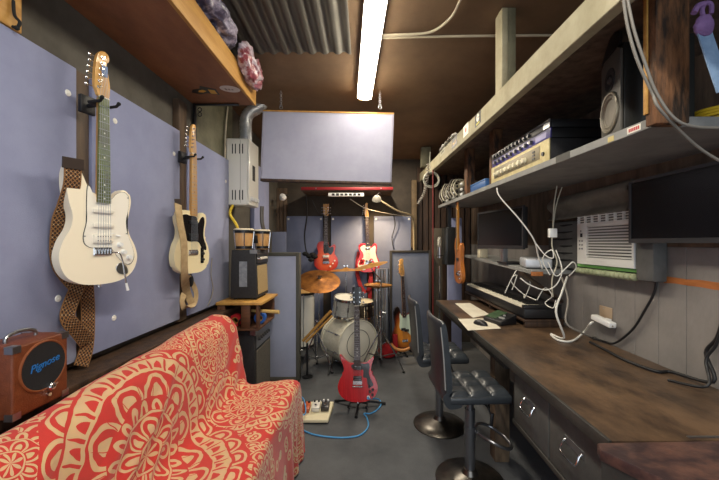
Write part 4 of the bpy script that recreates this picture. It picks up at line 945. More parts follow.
for i in range(NU+1):
    y = ycs+(ye-ycs)*i/NU; row = []
    for j, q_ in enumerate(pr):
        a = pr[max(j-1, 0)]; b = pr[min(j+1, len(pr)-1)]; t = (b-a).normalized(); n_ = V((t.y, -t.x)); 
        if n_.x < 0 and j < 20: n_ = -n_
        if 20 <= j and n_.y < 0 and j < 75: n_ = -n_
        d = wr(y, arc[j], q_.x, q_.y)
        if q_.y < .42 and j < 24: d += .012*math.sin(y*31+2*math.sin(y*9))*(1-q_.y/.42)+.01*(1-q_.y/.42)
        endr = max(0, (y-(ye-.10))/.10); shrink = .045*endr*endr
        hgt = q_.y-(.02*endr**2 if j > 24 else .012*endr**2)*(1 if q_.y > .4 else q_.y/.4)
        back = 1 if j > 58 else 0
        x = q_.x+n_.x*d; z = max(.008, hgt+n_.y*d+(.045*(y-1.9) if j > 30 else 0)*min(1, max(0, (q_.y-.5)/.3)))
        row.append((V((x, y, z)), y, arc[j]))
    rows.append(row)
# cloth falling over the far end
last = rows[-1]
for k in range(1, 13):
    t = k/12; row = []
    for j, (c, y, v) in enumerate(last):
        z = c.z*(1-t)+.008*t; drop = c.z-z
        yy = c.y+.03*math.sin(min(1, drop/.06)*PI/2)+.012*math.sin(c.x*38+1)*t*min(1, c.z/.4)
        row.append((V((c.x+(.01*t if j < 24 else 0), yy, z)), y+drop, v))
    rows.append(row)
vv = [[bm.verts.new(c[0]) for c in r_] for r_ in rows]
for i in range(len(rows)-1):
    for j in range(len(pr)-1):
        f_ = bm.faces.new([vv[i][j], vv[i+1][j], vv[i+1][j+1], vv[i][j+1]])
        for lp, (a, b) in zip(f_.loops, ((i,j),(i+1,j),(i+1,j+1),(i,j+1))): lp[uvl].uv = (rows[a][b][1], rows[a][b][2])
bm.transform(WM[p.name].inverted()); me = bpy.data.meshes.new('throw_cover'); bm.to_mesh(me); bm.free()
for f_ in me.polygons: f_.use_smooth = True
me.materials.append(cloth_material()); o = bpy.data.objects.new('throw_cover', me); COL.objects.link(o); o.parent = p
so = o.modifiers.new('s', 'SOLIDIFY'); so.thickness = .003; so.offset = -1
setp(o, 'red cotton throw printed with tan mandalas')
mb = MB(); mb.bb(-1.03, -.47, ycs+.02, ye-.03, .05, .40, .03); build('base', mb, DARKW, p)

# bags on the loft
def blob(mb, c, r, seed, amp, sc, rot=None):
    k0 = len(mb.bm.verts); mb.sph(c, r, 72, 48, rot)
    mb.bm.verts.ensure_lookup_table(); o_ = V((seed*5.1, seed*2.3, seed))
    for v in list(mb.bm.verts)[k0:]:
        d = v.co-V(c); q_ = v.co+noise.noise_vector(v.co*sc*.6+o_)*.05; P = V((q_.x*sc, q_.y*sc*.5, q_.z*sc))
        n1 = noise.noise(P*.6+o_); rid = 1-abs(noise.noise(P+o_*2)); rid2 = 1-abs(noise.noise(P*2.3+o_*3))
        v.co += d.normalized()*(n1*amp*.8+(rid**2-.6)*amp*.9+(rid2**2-.6)*amp*.35)
BAGG = mat('garbage_bag', '#565366', .45, col2='#26252f', scale=14, amt=.4, coat=.15)
BAGP = mat('clear_bag', '#a9a3b8', .35, col2='#4c4860', scale=16, amt=.4, coat=.25)
BAGR = mat('pink_bag', '#c3b6c0', .35, col2='#8d4550', scale=14, amt=.35, coat=.25)
lt = EYE+HL+.14
mb = MB(); blob(mb, (-1.10, 1.72, lt+.02), (.11, .5, .10), 1, .05, 13); build('bag', mb, BAGG, label='dark grey plastic bag lying on the loft shelf nearest the front', cat='bag', ang=180)
mb = MB(); blob(mb, (-.85, 1.86, lt+.072), (.095, .26, .056), 2, .04, 16); build('bag', mb, BAGP, label='crumpled lavender-grey plastic bag on the front edge of the loft', cat='bag', ang=180)
mb = MB(); blob(mb, (-.772, 2.28, lt+.02), (.05, .19, .085), 3, .04, 17, MX.Rotation(R(-8), 4, 'X')); build('bag', mb, BAGR, label='clear bag with pink contents drooping over the far end of the loft edge', cat='bag', ang=180)
# ================================================================== DRUMS
SHELLC = mat('drum_cream', '#e8e4d2', .35, col2='#d8d2ba', scale=40, coat=.3)
HEADC = mat('drum_head', '#e6e1d0', .5)
BRONZE = mat('cymbal_bronze', '#dba54e', .4, .75, col2='#b98235', scale=5)
ORANGEC = mat('cymbal_orange', '#95602a', .5, .75, col2='#5e3714', scale=9, amt=.5)
def drum(name, label, c, axis, r, depth, lugs, mshell, mhead, hoop=.03):
    c = V(c); ax = V(axis).normalized(); q_ = ax.to_track_quat('Z', 'Y').to_matrix().to_4x4(); m_ = MX.Translation(c) @ q_
    p = thing(name, label, 'drum', (c.x, c.y, c.z), group=None)
    h = depth/2
    mb = MB(); mb.lathe([(r-.006,-h),(r,-h),(r,h),(r-.006,h)], m_, 44); build('shell', mb, mshell, p)
    for s_, nm in ((1, 'front'), (-1, 'rear')):
        mb = MB(); mb.lathe([(0,s_*(h+.001)),(r*.97,s_*(h+.001)),(r*.995,s_*(h-.003))], m_, 44); build('drumhead', mb, mhead, p)
        mb = MB(); mb.lathe([(r+.002,s_*(h-hoop)),(r+.014,s_*(h-hoop)),(r+.014,s_*(h+.012)),(r+.003,s_*(h+.012)),(r+.002,s_*(h-hoop))], m_, 44); build('hoop', mb, CHROME if r < .2 else mshell, p)
    for k in range(lugs):
        a = 2*PI*k/lugs+.3; d = V((math.cos(a), math.sin(a), 0))
        mb = MB(); mb.cyl(m_ @ (d*(r+.012)+V((0,0,-h+.02))), m_ @ (d*(r+.012)+V((0,0,h-.02))), .004, n=8)
        for s_ in ((-1, 1) if depth > .3 else (0,)): mb.cyl(m_ @ (d*(r+.006)+V((0,0,s_*h*.5-.025))), m_ @ (d*(r+.006)+V((0,0,s_*h*.5+.025))), .011, n=10)
        if r > .2: mb.cyl(m_ @ (d*(r+.012)+V((0,0,h-.02))), m_ @ (d*(r+.03)+V((0,0,h-.005))), .004, n=8)
        build('lug', mb, CHROME, p)
    return p, m_
bc = V((-.20, 3.98, .285)); bax = V((.60, -.80, 0)).normalized(); br = .255
p, m_ = drum('bass_drum', 'cream bass drum on the floor behind the cherry red guitar', bc, bax, br, .38, 8, SHELLC, HEADC)
for s_ in (-1, 1):
    d = m_.to_3x3() @ V((0, 0, 1)); side = V((d.y, -d.x, 0))*s_; st = bc+bax*.1+side*(br+.002)+V((0,0,-.06)); en = st+side*.12+bax*.06; en.z = .008
    mb = MB(); mb.tube([st, st.lerp(en, .4), en], .009, 8); build('spur', mb, CHROME, p)
# black print on the front head
fr = m_ @ MX.Translation((0, 0, .1925))
mb = MB(); mb.torus((0,0,0), .155, .004, fr, 36, 6); build('head_ring', mb, mat('head_print', '#54524c', .6), p)
# tom on an arm from the bass drum
tc_ = w(345, 306, 3.92)
p, m2 = drum('tom_drum', 'small cream rack tom mounted above the bass drum', tc_, (.10, -.16, .98), .128, .20, 6, mat('drum_sparkle', '#d6d5cc', .3, .2, col2='#a09f96', scale=90, amt=.8, coat=.4), HEADC, .016)
mb = MB(); mb.tube([bc+V((-.02, .02, br+.014)), bc+V((-.02, .06, br+.06)), V((tc_.x, tc_.y+.17, tc_.z-.02)), V((tc_.x, tc_.y+.14, tc_.z))], .011, 10); build('mounting_arm', mb, CHROME, p)
# conga
p = thing('conga_drum', 'white conga with tan head standing behind the pale baffle', 'drum', (w(303,0,4.1).x, 4.1, 0))
hand_drum(p, (w(301,0,4.1).x, 4.1), .15, .155, .18, w(0,291,4.1).z, mat('conga_white', '#e4e1d6', .35, coat=.3), 6, '#b48b4f')
mb = MB(); x = w(301,0,4.1).x; mb.torus((x, 4.1, .17), .14, .01)
for k in range(3):
    a = 2*PI*k/3+.4; mb.tube([(x+.13*math.cos(a), 4.1+.13*math.sin(a), .17), (x+.2*math.cos(a), 4.1+.2*math.sin(a), .01)], .01)
build('floor_stand', mb, CHROME, p)
# snare / floor tom in the dark behind
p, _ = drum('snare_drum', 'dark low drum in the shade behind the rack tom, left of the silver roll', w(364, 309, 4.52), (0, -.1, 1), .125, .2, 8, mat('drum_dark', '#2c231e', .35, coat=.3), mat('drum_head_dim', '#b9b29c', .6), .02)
z0 = w(364, 309, 4.52)
for k in range(3):
    a = 2*PI*k/3+.6; mb = MB(); mb.tube([z0+V((.142*math.cos(a), .142*math.sin(a), .05)), z0+V((.143*math.cos(a), .143*math.sin(a), -.1)), V((z0.x+.15*math.cos(a), z0.y+.15*math.sin(a), .008))], .008, 8); build('leg', mb, CHROME, p)

def cymbal_stand(label, top, base, spread=.28, rot=0, mat_=CHROME, boom=None, nrm=(0,0,1), name='cymbal_stand'):
    top = V(top); b = V((base[0], base[1], 0)); p = thing(name, label, 'stand', b, group=None)
    zh = .42
    mb = MB(); mb.tube([b+V((0,0,.12)), b+V((0,0,top.z*.55))], .0125, 12); build('lower_tube', mb, mat_, p)
    mb = MB(); mb.tube([b+V((0,0,top.z*.55)), V((top.x, top.y, top.z*.55+.02)) if not boom else b+V((0,0,top.z*.86)), top-V(nrm)*.05, top+V(nrm)*.045], .0075, 10); build('upper_tube', mb, mat_, p)
    mb = MB(); mb.cyl(b+V((0,0,top.z*.55-.03)), b+V((0,0,top.z*.55+.02)), .019, n=14); mb.cyl(b+V((.015,0,top.z*.55)), b+V((.05,0,top.z*.55)), .006, n=8); mb.box(b+V((.055,0,top.z*.55)), (.012,.006,.03)); build('height_clamp', mb, mat_, p)
    for k in range(3):
        a = 2*PI*k/3+rot; d = V((math.cos(a), math.sin(a), 0)); f_ = b+d*spread+V((0,0,.012))
        mb = MB(); mb.tube([b+d*.02+V((0,0,zh)), (b+d*.02+V((0,0,zh))).lerp(f_, .5)+d*.015, f_], .0085, 8); lg = build('leg', mb, mat_, p)
        mb = MB(); mb.tube([b+d*.013+V((0,0,.14)), (b+d*.02+V((0,0,zh))).lerp(f_, .55)], .006, 8); build('brace', mb, mat_, lg)
        mb = MB(); mb.sph(f_, (.017,.017,.012), 12, 8); build('rubber_foot', mb, MATTE, lg)
    mb = MB(); mb.cyl(b+V((0,0,zh-.02)), b+V((0,0,zh+.03)), .021, n=14); build('leg_collar', mb, mat_, p)
    return p
def cymbal(label, c, r, tilt, m_, bell=.22, group=None):
    c = V(c); M_ = MX.Translation(c) @ Euler(tilt).to_matrix().to_4x4()
    p = thing('cymbal', label, 'cymbal', mtx=M_, group=group); h = r*.10
    mb = MB(); P = [(.013, h+r*.055),(r*.10, h+r*.05),(r*bell*.85, h+r*.01),(r*bell, h),(r*.5, h*.72),(r*.8, h*.35),(r, 0),(r, -.0015),(r*.8, h*.35-.002),(r*.5, h*.72-.002),(r*bell, h-.002),(r*bell*.85, h+r*.01-.002),(r*.10, h+r*.05-.002),(.013, h+r*.055-.002),(.013, h+r*.055)]
    mb.lathe(P, None, 48); build('bow', mb, m_, p, world=False)
    mb = MB(); mb.lathe([(.012, h+r*.055+.001),(.018, h+r*.055+.001),(.018, h+r*.055+.012),(.012, h+r*.055+.012),(.012, h+r*.055+.001)], None, 16); build('felt', mb, mat('felt', '#5a5650', .95), p, world=False)
    mb = MB(); z = h+r*.055+.013; mb.lathe([(.011,z),(.013,z),(.013,z+.014),(.011,z+.014),(.011,z)], None, 12)
    for s_ in (-1, 1): mb.box((s_*.02, 0, z+.012), (.018,.004,.014), Euler((0, -s_*.5, 0)))
    build('wing_nut', mb, CHROME, p, world=False)
    return p
c1 = w(319, 281, 3.72); cymbal_stand('chrome stand carrying the large orange crash cymbal', c1+V((0,0,-.02)), (w(316.5,0,3.78).x, 3.78), .20, R(96))
cymbal('large orange-brown crash cymbal tilted towards the room at left of the drums', c1+V((0,.0,0)), .232, (R(26), R(6), 0), ORANGEC)
mb = MB()
for dx, dy in ((-.005,.05),(.06,.02),(.12,-.04)): pass
c2 = w(346, 270.5, 4.5); cymbal_stand('chrome stand behind the rack tom carrying the flat ride cymbal', c2, (c2.x, c2.y), .18, 1.2)
cymbal('flat bronze ride cymbal seen edge-on above the rack tom', c2, .235, (R(-2), R(-2), 0), BRONZE)
c3 = w(378, 285, 4.2); cymbal_stand('hi-hat stand right of the bass drum', c3+V((0,0,.03)), (c3.x, c3.y), .16, 0, name='hi_hat_stand')
cymbal('lower gold hi-hat cymbal', c3+V((0,0,-.012)), .172, (R(180), 0, 0), BRONZE, group=None)['label'] = 'lower of the two gold hi-hat cymbals right of the bass drum'
cymbal('upper of the two gold hi-hat cymbals right of the bass drum', c3+V((0,0,.004)), .172, (0, R(1), 0), BRONZE)
c4 = w(371, 265.5, 3.98); cymbal_stand('tall chrome stand with wide legs carrying the tilted crash under the red and white guitar', c4, (w(381,0,3.85).x, 3.85), .28, R(-30), boom=True, nrm=tuple(Euler((R(3), R(-13), 0)).to_matrix() @ V((0,0,1))))
cymbal('thin bronze crash tilted up to the right below the red and white guitar', c4, .20, (R(3), R(-13), 0), BRONZE)
# boom stand with pale arm
b_ = V((w(306.5,0,3.62).x+.012, 3.60, 0)); p = thing('boom_stand', 'black boom stand with a pale wooden arm behind the pale baffle', 'stand', b_)
mb = MB(); mb.tube([b_+V((0,0,.02)), b_+V((0,0,.36))], .011, 10); build('column', mb, DSTEEL, p)
mb = MB(); mb.tube([w(303,341,3.62), w(317,326,3.60), w(331,311,3.58)], .016, 10); mb.tube([w(306,342,3.6), w(332,316,3.56)], .012, 10); build('boom_arm', mb, PWOOD, p)
mb = MB(); mb.lathe([(0,0),(.055,0),(.055,.012),(.02,.025),(0,.026)], MX.Translation(b_), 24); build('base', mb, DSTEEL, p)
# silver roll and red bag
p = thing('foil_roll', 'tall silver ridged roll standing behind the hi-hat', 'roll', (w(382,0,4.55).x, 4.55, 0))
mb = MB(); c = w(382, 0, 4.55); ring = [(c.x+(.085+.01*math.cos(14*a))*math.cos(a), 4.60+(.085+.01*math.cos(14*a))*math.sin(a)) for a in [2*PI*i/112 for i in range(112)]]
mb.loft([[(x, y, z) for x, y in ring] for z in (.002, .5, w(0,269,4.55).z)]); build('sheet', mb, mat('silver_foil', '#b5b7ba', .3, .95), p, ang=60)
p = thing('floor_bag', 'bright red cloth bag lying on the floor left of the sunburst bass', 'bag', w(390, 342, 4.3))
def bagm(c, r, seed):
    mb = MB(); blob(mb, c, r, seed, .02, 8); 
    for v in mb.bm.verts: v.co.z = max(v.co.z, .004)
    return mb
build('bag_body', bagm((w(388,0,4.22).x, 4.22, .085), (.12, .09, .085), 4), mat('red_cloth', '#b3161d', .8, col2='#8c1016', scale=6), p, ang=180)
mb = MB(); c = V((w(394,0,4.22).x, 4.22, 0)); mb.bb(c.x-.02, c.x+.045, 4.17, 4.2, .1, .30, .012, 2); build('bag_flap', mb, MATS['red_cloth'], p)
mb = MB(); mb.tube(cr([w(391,344,4.06), w(396,349,4.0), w(405,350,3.98), w(414,345,4.02), w(416,341,4.1)], False), .018, 10)
for v in mb.bm.verts: v.co.z = max(v.co.z, .002)
build('strap', mb, mat('tan_leather', '#b5783c', .6), label='tan leather strap curled on the floor before the sunburst bass', cat='strap', ang=60)

# pedalboard and blue cable
pb = thing('pedalboard', 'cream pedalboard on the floor beside the sofa end', 'pedalboard', (w(313,0,2.75).x, 2.78, 0))
pbx1 = w(331,0,2.78).x; pbx0 = pbx1-.42; pby0, pby1 = 2.66, 2.92
mb = MB(); mb.hexa([(pbx0,pby0,.012),(pbx1-.01,pby0,.012),(pbx1+.01,pby1,.012),(pbx0,pby1,.012),(pbx0,pby0,.035),(pbx1-.01,pby0,.035),(pbx1+.01,pby1,.06),(pbx0,pby1,.06)], .004, 1); build('deck', mb, mat('cream_board', '#d9cfae', .6), pb)
for x in (pbx0+.03, pbx1-.03):
    for y in (pby0+.03, pby1-.03): mb = MB(); mb.cyl((x,y,0), (x,y,.0125), .012, n=10); build('foot', mb, MATTE, pb)
PEDS = [('#3b78b5', 'blue', -.30, .13), ('#b5552d', 'orange', -.205, .135), ('#d8d5cc', 'white', -.125, .15), ('#2b2b2d', 'black', -.05, .16), ('#8f8f92', 'silver', -.30, .05)]
tiltm = Euler((math.atan2(.025, pby1-pby0), 0, 0))
for col, nm, dx, dy in PEDS:
    c = V((pbx1+dx, pby0+dy, .035+.025*dy/(pby1-pby0)+.0225)); q_ = thing('effects_pedal', nm+' effects pedal on the cream pedalboard', 'effects pedal', mtx=MX.Translation(c) @ tiltm.to_matrix().to_4x4(), group='pedals on the board')
    mb = MB(); mb.box((0,0,.001), (.066,.112,.036), None, .005, 2); build('casing', mb, mat('pedal_'+nm, col, .35, coat=.3), q_, world=False)
    for kx in (-.018, .018): mb = MB(); mb.cyl((kx,.036,.0195), (kx,.036,.031), .009, .008, 12); build('knob', mb, WHITE if nm == 'black' else BLACK, q_, world=False)
    mb = MB(); mb.cyl((0,-.03,.0195), (0,-.03,.033), .009, .009, 12); build('footswitch', mb, CHROME, q_, world=False)
jk = WM[g5.name] @ V((.092, -.06, .036))
cable('guitar_cable', [WM[g5.name] @ V((.09,-.026,.042)), jk, wz(378,399,.05), wz(381,404,.012), wz(377,410,.007), wz(370,413.5,.007), wz(364,413.5,.007), wz(367,418,.007), wz(368,427,.007), wz(360,435,.007), wz(346,437.5,.007), wz(330,437,.007), wz(314,434.5,.007), wz(303,430,.007), wz(298,424,.007)], .006, BLUECABLE, 'blue guitar cable curling over the floor from the cherry red guitar')
cable('patch_cable', [(pbx1-.32,pby0+.12,.1), (pbx1-.27,pby0+.02,.12), (pbx1-.20,pby0-.03,.09), (pbx1-.19,pby0+.03,.10), (pbx1-.24,pby0+.17,.13), (pbx1-.31,pby0+.2,.14)], .005, BLUECABLE, 'blue patch cable looping over the pedals')

# ================================================================== RIGHT SIDE
DESKM = mat('desk_varnish', '#6a533e', .38, col2='#3c2f26', scale=4.5, stretch=(1.4, .8, 2), amt=.5, bump=.2, bscale=30, detail=10)
DESKE = mat('desk_black', '#3c3a36', .6, col2='#2b2a27', scale=6, bump=.15)
DZ = .80; dx0 = .766; dy0, dy1 = 1.065, 3.70
p = thing('workbench', 'long dark varnished wooden workbench along the right wall with two drawers', 'desk', (1.13, 2.4, 0))
mb = MB(); mb.bb(dx0+.006, XR-.003, dy0, dy1, DZ-.035, DZ, .004, 2); build('worktop', mb, DESKM, p)
mb = MB(); mb.bb(dx0-.008, dx0+.0055, dy0, dy1, DZ-.045, DZ+.001, .003, 2); build('edge_strip', mb, DESKE, p)
mb = MB(); mb.bb(dx0+.05, dx0+.075, 2.0, dy1-.02, DZ-.12, DZ-.036); build('apron', mb, DESKE, p)
mb = MB(); mb.bb(.835, .93, 2.20, 2.29, .0, DZ-.122, .004); build('leg', mb, mat('timber_leg', '#75624d', .75, col2='#4a3c2e', scale=7, stretch=(3, 3, .7), amt=.5), p, label='rough square timber leg')
for (x, y) in ((XR-.12, 3.6), (dx0+.06, 3.6), (XR-.12, 1.2)): mb = MB(); mb.bb(x, x+.08, y, y+.08, 0, DZ-.036, .004); build('leg', mb, DWOOD, p)
fx = .792; 
mb = MB(); mb.bb(fx+.02, XR-.02, dy0+.02, 1.83, .46, DZ-.036); build('drawer_case', mb, DESKE, p)
mb = MB(); mb.bb(fx-.004, fx+.019, dy0+.02, 1.83, .455, .478, .002); build('lower_rail', mb, DESKE, p)
mb = MB(); mb.bb(fx+.004, fx+.019, 1.815, 1.83, .479, DZ-.046); build('side_rail', mb, DESKE, p)
DRW = mat('drawer_black', '#5c5d5b', .55, col2='#474846', scale=4, bump=.12)
ys = [Yx(514, fx), Yx(549, fx), dy0+.06]
for k, (a, b) in enumerate(((ys[1]+.004, ys[0]-.004), (ys[2], ys[1]-.004))):
    mb = MB(); mb.bb(fx, fx+.0185, a, b, .482, DZ-.048, .003, 2); dw = build('drawer', mb, DRW, p)
    mb = MB(); ym = (a+b)/2; zm = .625; pts = cr([(fx+.001,ym-.05,zm+.02),(fx-.012,ym-.05,zm+.01),(fx-.024,ym-.048,zm-.022),(fx-.024,ym,zm-.028),(fx-.024,ym+.048,zm-.022),(fx-.012,ym+.05,zm+.01),(fx+.001,ym+.05,zm+.02)], False, 4); mb.tube(pts, .0042, 8)
    build('handle', mb, CHROME, dw, label='chrome bail handle')
    mb = MB(); mb.bb(fx-.0018, fx-.0002, ym-.06, ym+.06, zm+.005, zm+.035, .0006, 1); build('handle_plate', mb, STEEL, dw)
# second table in the foreground, cut corner
p = thing('side_table', 'worn reddish wooden table with cut corner at the near end of the workbench', 'table', (1.1, .75, 0))
TB = mat('table_redwood', '#62453c', .42, col2='#38292a', scale=7, stretch=(1.2, 1.6, 2), amt=.45, bump=.15, bscale=30, coat=.15)
ol = [(.685,.995),(.70,1.03),(XR-.005,1.055),(XR-.005,.25),(.92,.25),(.92,.62),(.80,.80)]
mb = MB(); n = len(ol); mb.raw([(x,y,.782) for x,y in ol]+[(x,y,.815) for x,y in ol], [tuple(range(n)), tuple(range(n,2*n))]+[(i,(i+1)%n,n+(i+1)%n,n+i) for i in range(n)])
bmesh.ops.bevel(mb.bm, geom=mb.bm.edges[:], offset=.003, segments=1, affect='EDGES'); build('tabletop', mb, TB, p)
for a, b in ((ol[0], ol[6]), (ol[6], ol[5])):
    d = (V(b)-V(a)).normalized(); nn = V((-d.y, d.x))*.022*(1); nn = nn if nn.x > 0 else -nn
    mb = MB(); mb.hexa([(a[0]+.004,a[1],.70),(b[0]+.004,b[1],.70),(b[0]+nn.x,b[1]+nn.y,.70),(a[0]+nn.x,a[1]+nn.y,.70),(a[0]+.004,a[1],.7815),(b[0]+.004,b[1],.7815),(b[0]+nn.x,b[1]+nn.y,.7815),(a[0]+nn.x,a[1]+nn.y,.7815)]); build('apron', mb, DESKE, p)
mb = MB(); mb.bb(1.0, XR-.01, 1.052, 1.062, .8155, .8185); build('metal_strip', mb, STEEL, p)
for (x, y) in ((.95,.3),(1.38,.3),(1.38,.95)): mb = MB(); mb.bb(x,x+.07,y,y+.07,0,.7815,.004); build('leg', mb, DWOOD, p)

# stools
LEATH = mat('blue_black_leather', '#33383d', .35, col2='#2a2e33', scale=10, bump=.12, bscale=150, coat=.15)
PEWT = mat('stool_metal', '#83858a', .3, .9)
def stool(label, c, rz, zs_=.60):
    p = thing('bar_stool', label, 'bar stool', (c[0], c[1], 0), (0, 0, rz), group='bar stools at the workbench'); L = dict(world=False)
    mb = MB(); mb.lathe([(0,0),(.20,0),(.203,.006),(.195,.014),(.12,.032),(.05,.05),(.036,.075),(.0,.08)], None, 44); build('base', mb, mat('stool_base', '#77736e', .3, .95, col2='#4e4b47', scale=6), p, **L)
    mb = MB(); mb.cyl((0,0,.06),(0,0,zs_-.17),.030,n=20); mb.cyl((0,0,zs_-.17),(0,0,zs_-.075),.022,n=16); build('column', mb, PEWT, p, **L)
    mb = MB(); mb.bb(-.11,.11,-.1,.1,zs_-.078,zs_-.066,.003); build('seat_plate', mb, MATTE, p, **L)
    # tufted seat, 3 x 3 squares
    mb = MB(); N = 36; a = .176; rows = []
    for i in range(N+1):
        row = []
        for j in range(N+1):
            u, v = i/N, j/N; fu, fv = eabs_(u*3), eabs_(v*3)
            h = .022*(1-(1-fu)**4)*(1-(1-fv)**4); e = max(abs(2*u-1), abs(2*v-1)); drop = .02*max(0, (e-.86)/.14)**2
            row.append((-a+2*a*u, -a+2*a*v, zs_-.018+h-drop))
        rows.append(row)
    mb.loft(rows, wrap=False)
    ring = lambda s_, z: [(-a*s_,-a*s_,z),(a*s_,-a*s_,z),(a*s_,a*s_,z),(-a*s_,a*s_,z)]
    build('seat', mb, LEATH, p, ang=180, **L)
    mb = MB(); mb.box((0,0,zs_-.045), (.358,.358,.05), None, .018, 4); build('seat_side', mb, LEATH, p, **L)
    # back: curved padded shell on the -x side, rising from the seat
    P = [(-.13,zs_-.066),(-.185,zs_-.05),(-.215,zs_-.01),(-.222,zs_+.08),(-.235,zs_+.2),(-.25,zs_+.33),(-.262,zs_+.385),(-.278,zs_+.39),(-.29,zs_+.37),(-.282,zs_+.3),(-.268,zs_+.18),(-.258,zs_+.06),(-.25,zs_-.04),(-.215,zs_-.085),(-.15,zs_-.082)]
    P = [(px_*.86+.006, pz_) for px_, pz_ in P]; P = cr(P, True, 4); mb = MB(); ring = []
    for k in range(17):
        t = -1+2*k/16; y = .176*t; e = (1-abs(t)**6*.35); cx = sum(q_.x for q_ in P)/len(P); cz = sum(q_.y for q_ in P)/len(P)
        row = []
        for q_ in P:
            x = q_.x+.022*t*t*(1 if q_.y > zs_ else 0); z = q_.y
            if abs(t) > .9: z = z if z < zs_+.2 else zs_+.2+(z-zs_-.2)*(1-.07*(abs(t)-.9)/.1)
            row.append((x, y, z))
        ring.append(row)
    mb.loft(ring); build('backrest', mb, LEATH, p, ang=50, **L)
    mb = MB(); mb.tube(cr([(-.20,-.178,zs_+.02),(-.21,-.178,zs_+.2),(-.224,-.172,zs_+.36)], False), .004, 6); build('piping', mb, mat('pale_piping', '#8b8d8c', .5), p, **L)
    mb = MB(); mb.tube(cr([(.028,-.005,.30),(.09,-.10,.285),(.17,-.12,.255),(.225,-.06,.23),(.235,0,.228),(.225,.06,.23),(.17,.12,.255),(.09,.10,.285),(.028,.005,.30)], False, 6), .0095, 10); mb.cyl((0,0,.27),(0,0,.33),.034,n=20); build('footrest', mb, PEWT, p, **L)
    mb = MB(); mb.tube([(.02,-.06,zs_-.08),(.05,-.15,zs_-.095),(.06,-.16,zs_-.13)], .005, 8); mb.box((.064,-.162,zs_-.155), (.018,.012,.07), Euler((0, .12, 0)), .004, 2); build('lever', mb, DSTEEL, p, **L)
    return p
def eabs_(t): return 1-abs((t % 1)-.5)*2
stool('near dark leather bar stool with tufted seat, closest to the drawers', (.622, 2.035), R(3))
stool('far dark leather bar stool with its round base showing behind the nearer one', (.575, 2.66), R(2))

# window air conditioner
AX = 1.415; ya, yb = Yx(633.5, AX), Yx(577, AX); z0_, z1_ = 1.283, 1.595
ACW = mat('ac_white', '#d9d9d5', .4); 
p = thing('air_conditioner', 'white window air conditioner built into the right wall beside the large monitor', 'air conditioner', (1.45, (ya+yb)/2, z0_))
mb = MB(); mb.bb(AX+.02, XR-.001, ya+.005, yb-.005, z0_+.005, z1_-.005, .004); build('casing', mb, ACW, p)
fa = frame((AX, yb, z0_), (0, -1, 0)); Wd = yb-ya; Hd = z1_-z0_
def arect(mb, x0, x1, zz0, zz1, y0, y1, bev=.0): mb.prism([(x0,zz0),(x1,zz0),(x1,zz1),(x0,zz1)], y0, y1, fa, bev, 2)
mb = MB(); arect(mb, 0, .095, .0, Hd-.05, 0, .02, .004); build('control_panel', mb, ACW, p)
mb = MB(); arect(mb, .0955, Wd, .0, .045, 0, .02, .004); arect(mb, .0955, Wd, Hd-.075, Hd-.05, 0, .02, .004); arect(mb, Wd-.015, Wd, .0455, Hd-.0755, 0, .02, .003); build('front_frame', mb, ACW, p)
mb = MB(); arect(mb, .096, Wd-.016, .046, Hd-.076, .014, .0195); nf = len(mb.bm.faces)
mb.mark(1, 0)
k = 0; z = .05
n0 = len(mb.bm.faces)
while z < Hd-.08:
    mb.prism([(.096,z),(Wd-.016,z),(Wd-.016,z+.0085),(.096,z+.0085)], .001, .0135, fa); z += .0172
build('grille', mb, [ACW, mat('ac_dark', '#6d6d69', .8)], p)
mb = MB(); arect(mb, .0, Wd, Hd-.0495, Hd, .014, .0195); mb.mark(1, 0)
for k in range(8):
    x = .01+(Wd-.02)*k/7; arect(mb, x-.004, x+.004, Hd-.0495, Hd, .0, .0138)
for zz in (Hd-.048, Hd-.034, Hd-.018, Hd-.004): arect(mb, 0, Wd, zz-.0025, zz+.0025, .001, .0138)
build('outlet_vent', mb, [ACW, MATS['ac_dark']], p)
mb = MB(); arect(mb, .035, .058, .175, .20, -.0012, -.0001, .0); build('display', mb, SLOT, p)
for k, (x, z) in enumerate(((.03,.15),(.055,.15),(.03,.125),(.055,.125),(.03,.10),(.055,.10),(.042,.215))):
    mb = MB(); mb.cyl(fa @ V((x,-.0001,z)), fa @ V((x,-.003,z)), .006, n=12); build('button', mb, mat('button_grey', '#8b8d8f', .5), p)
# padding around it
FOAM = mat('dark_foam', '#5c5c5b', .9, col2='#4b4b4a', scale=5, bump=.25, bscale=60)
m = MB(); m.bb(XR-.055, XR-.006, yb+.012, yb+.42, 1.24, 1.575, .01, 2); o = build('foam_block', m, FOAM, label='dark foam block with horizontal slits left of the air conditioner', cat='padding')
for k in range(6):
    mb = MB(); z = 1.55-.05*k; y1 = yb+.25+.05*((k*7) % 3); mb.tube([(XR-.057, yb+.1, z), (XR-.058, yb+.2, z-.004), (XR-.057, y1, z-.002)], [.003, .007, .003], 8); build('slit', mb, MATTE, o)
m = MB(); m.bb(AX+.006, XR-.006, Yx(657, 1.44), ya-.006, 1.225, 1.44, .01, 2); build('foam_block', m, FOAM, label='plain dark foam block under the large monitor, right of the air conditioner', cat='padding')
PAD = mat('padding_cloth', '#7b776c', .9, col2='#625f55', scale=4, bump=.3, bscale=30)
mb = MB(); N = 60; rows = []
for i in range(N+1):
    y = 1.86+(2.68-1.86)*i/N; row = []
    for j in range(15):
        t = j/14; z = 1.61+t*.17; f_ = math.sin(t*PI*2.6+.8*math.sin(y*2)+y*1.2)
        row.append((XR-.05-.022*f_+.012*noise.noise(V((y*3, z*9, 2))), y, z-.02*math.sin((y-1.4)*1.7)))
    rows.append(row)
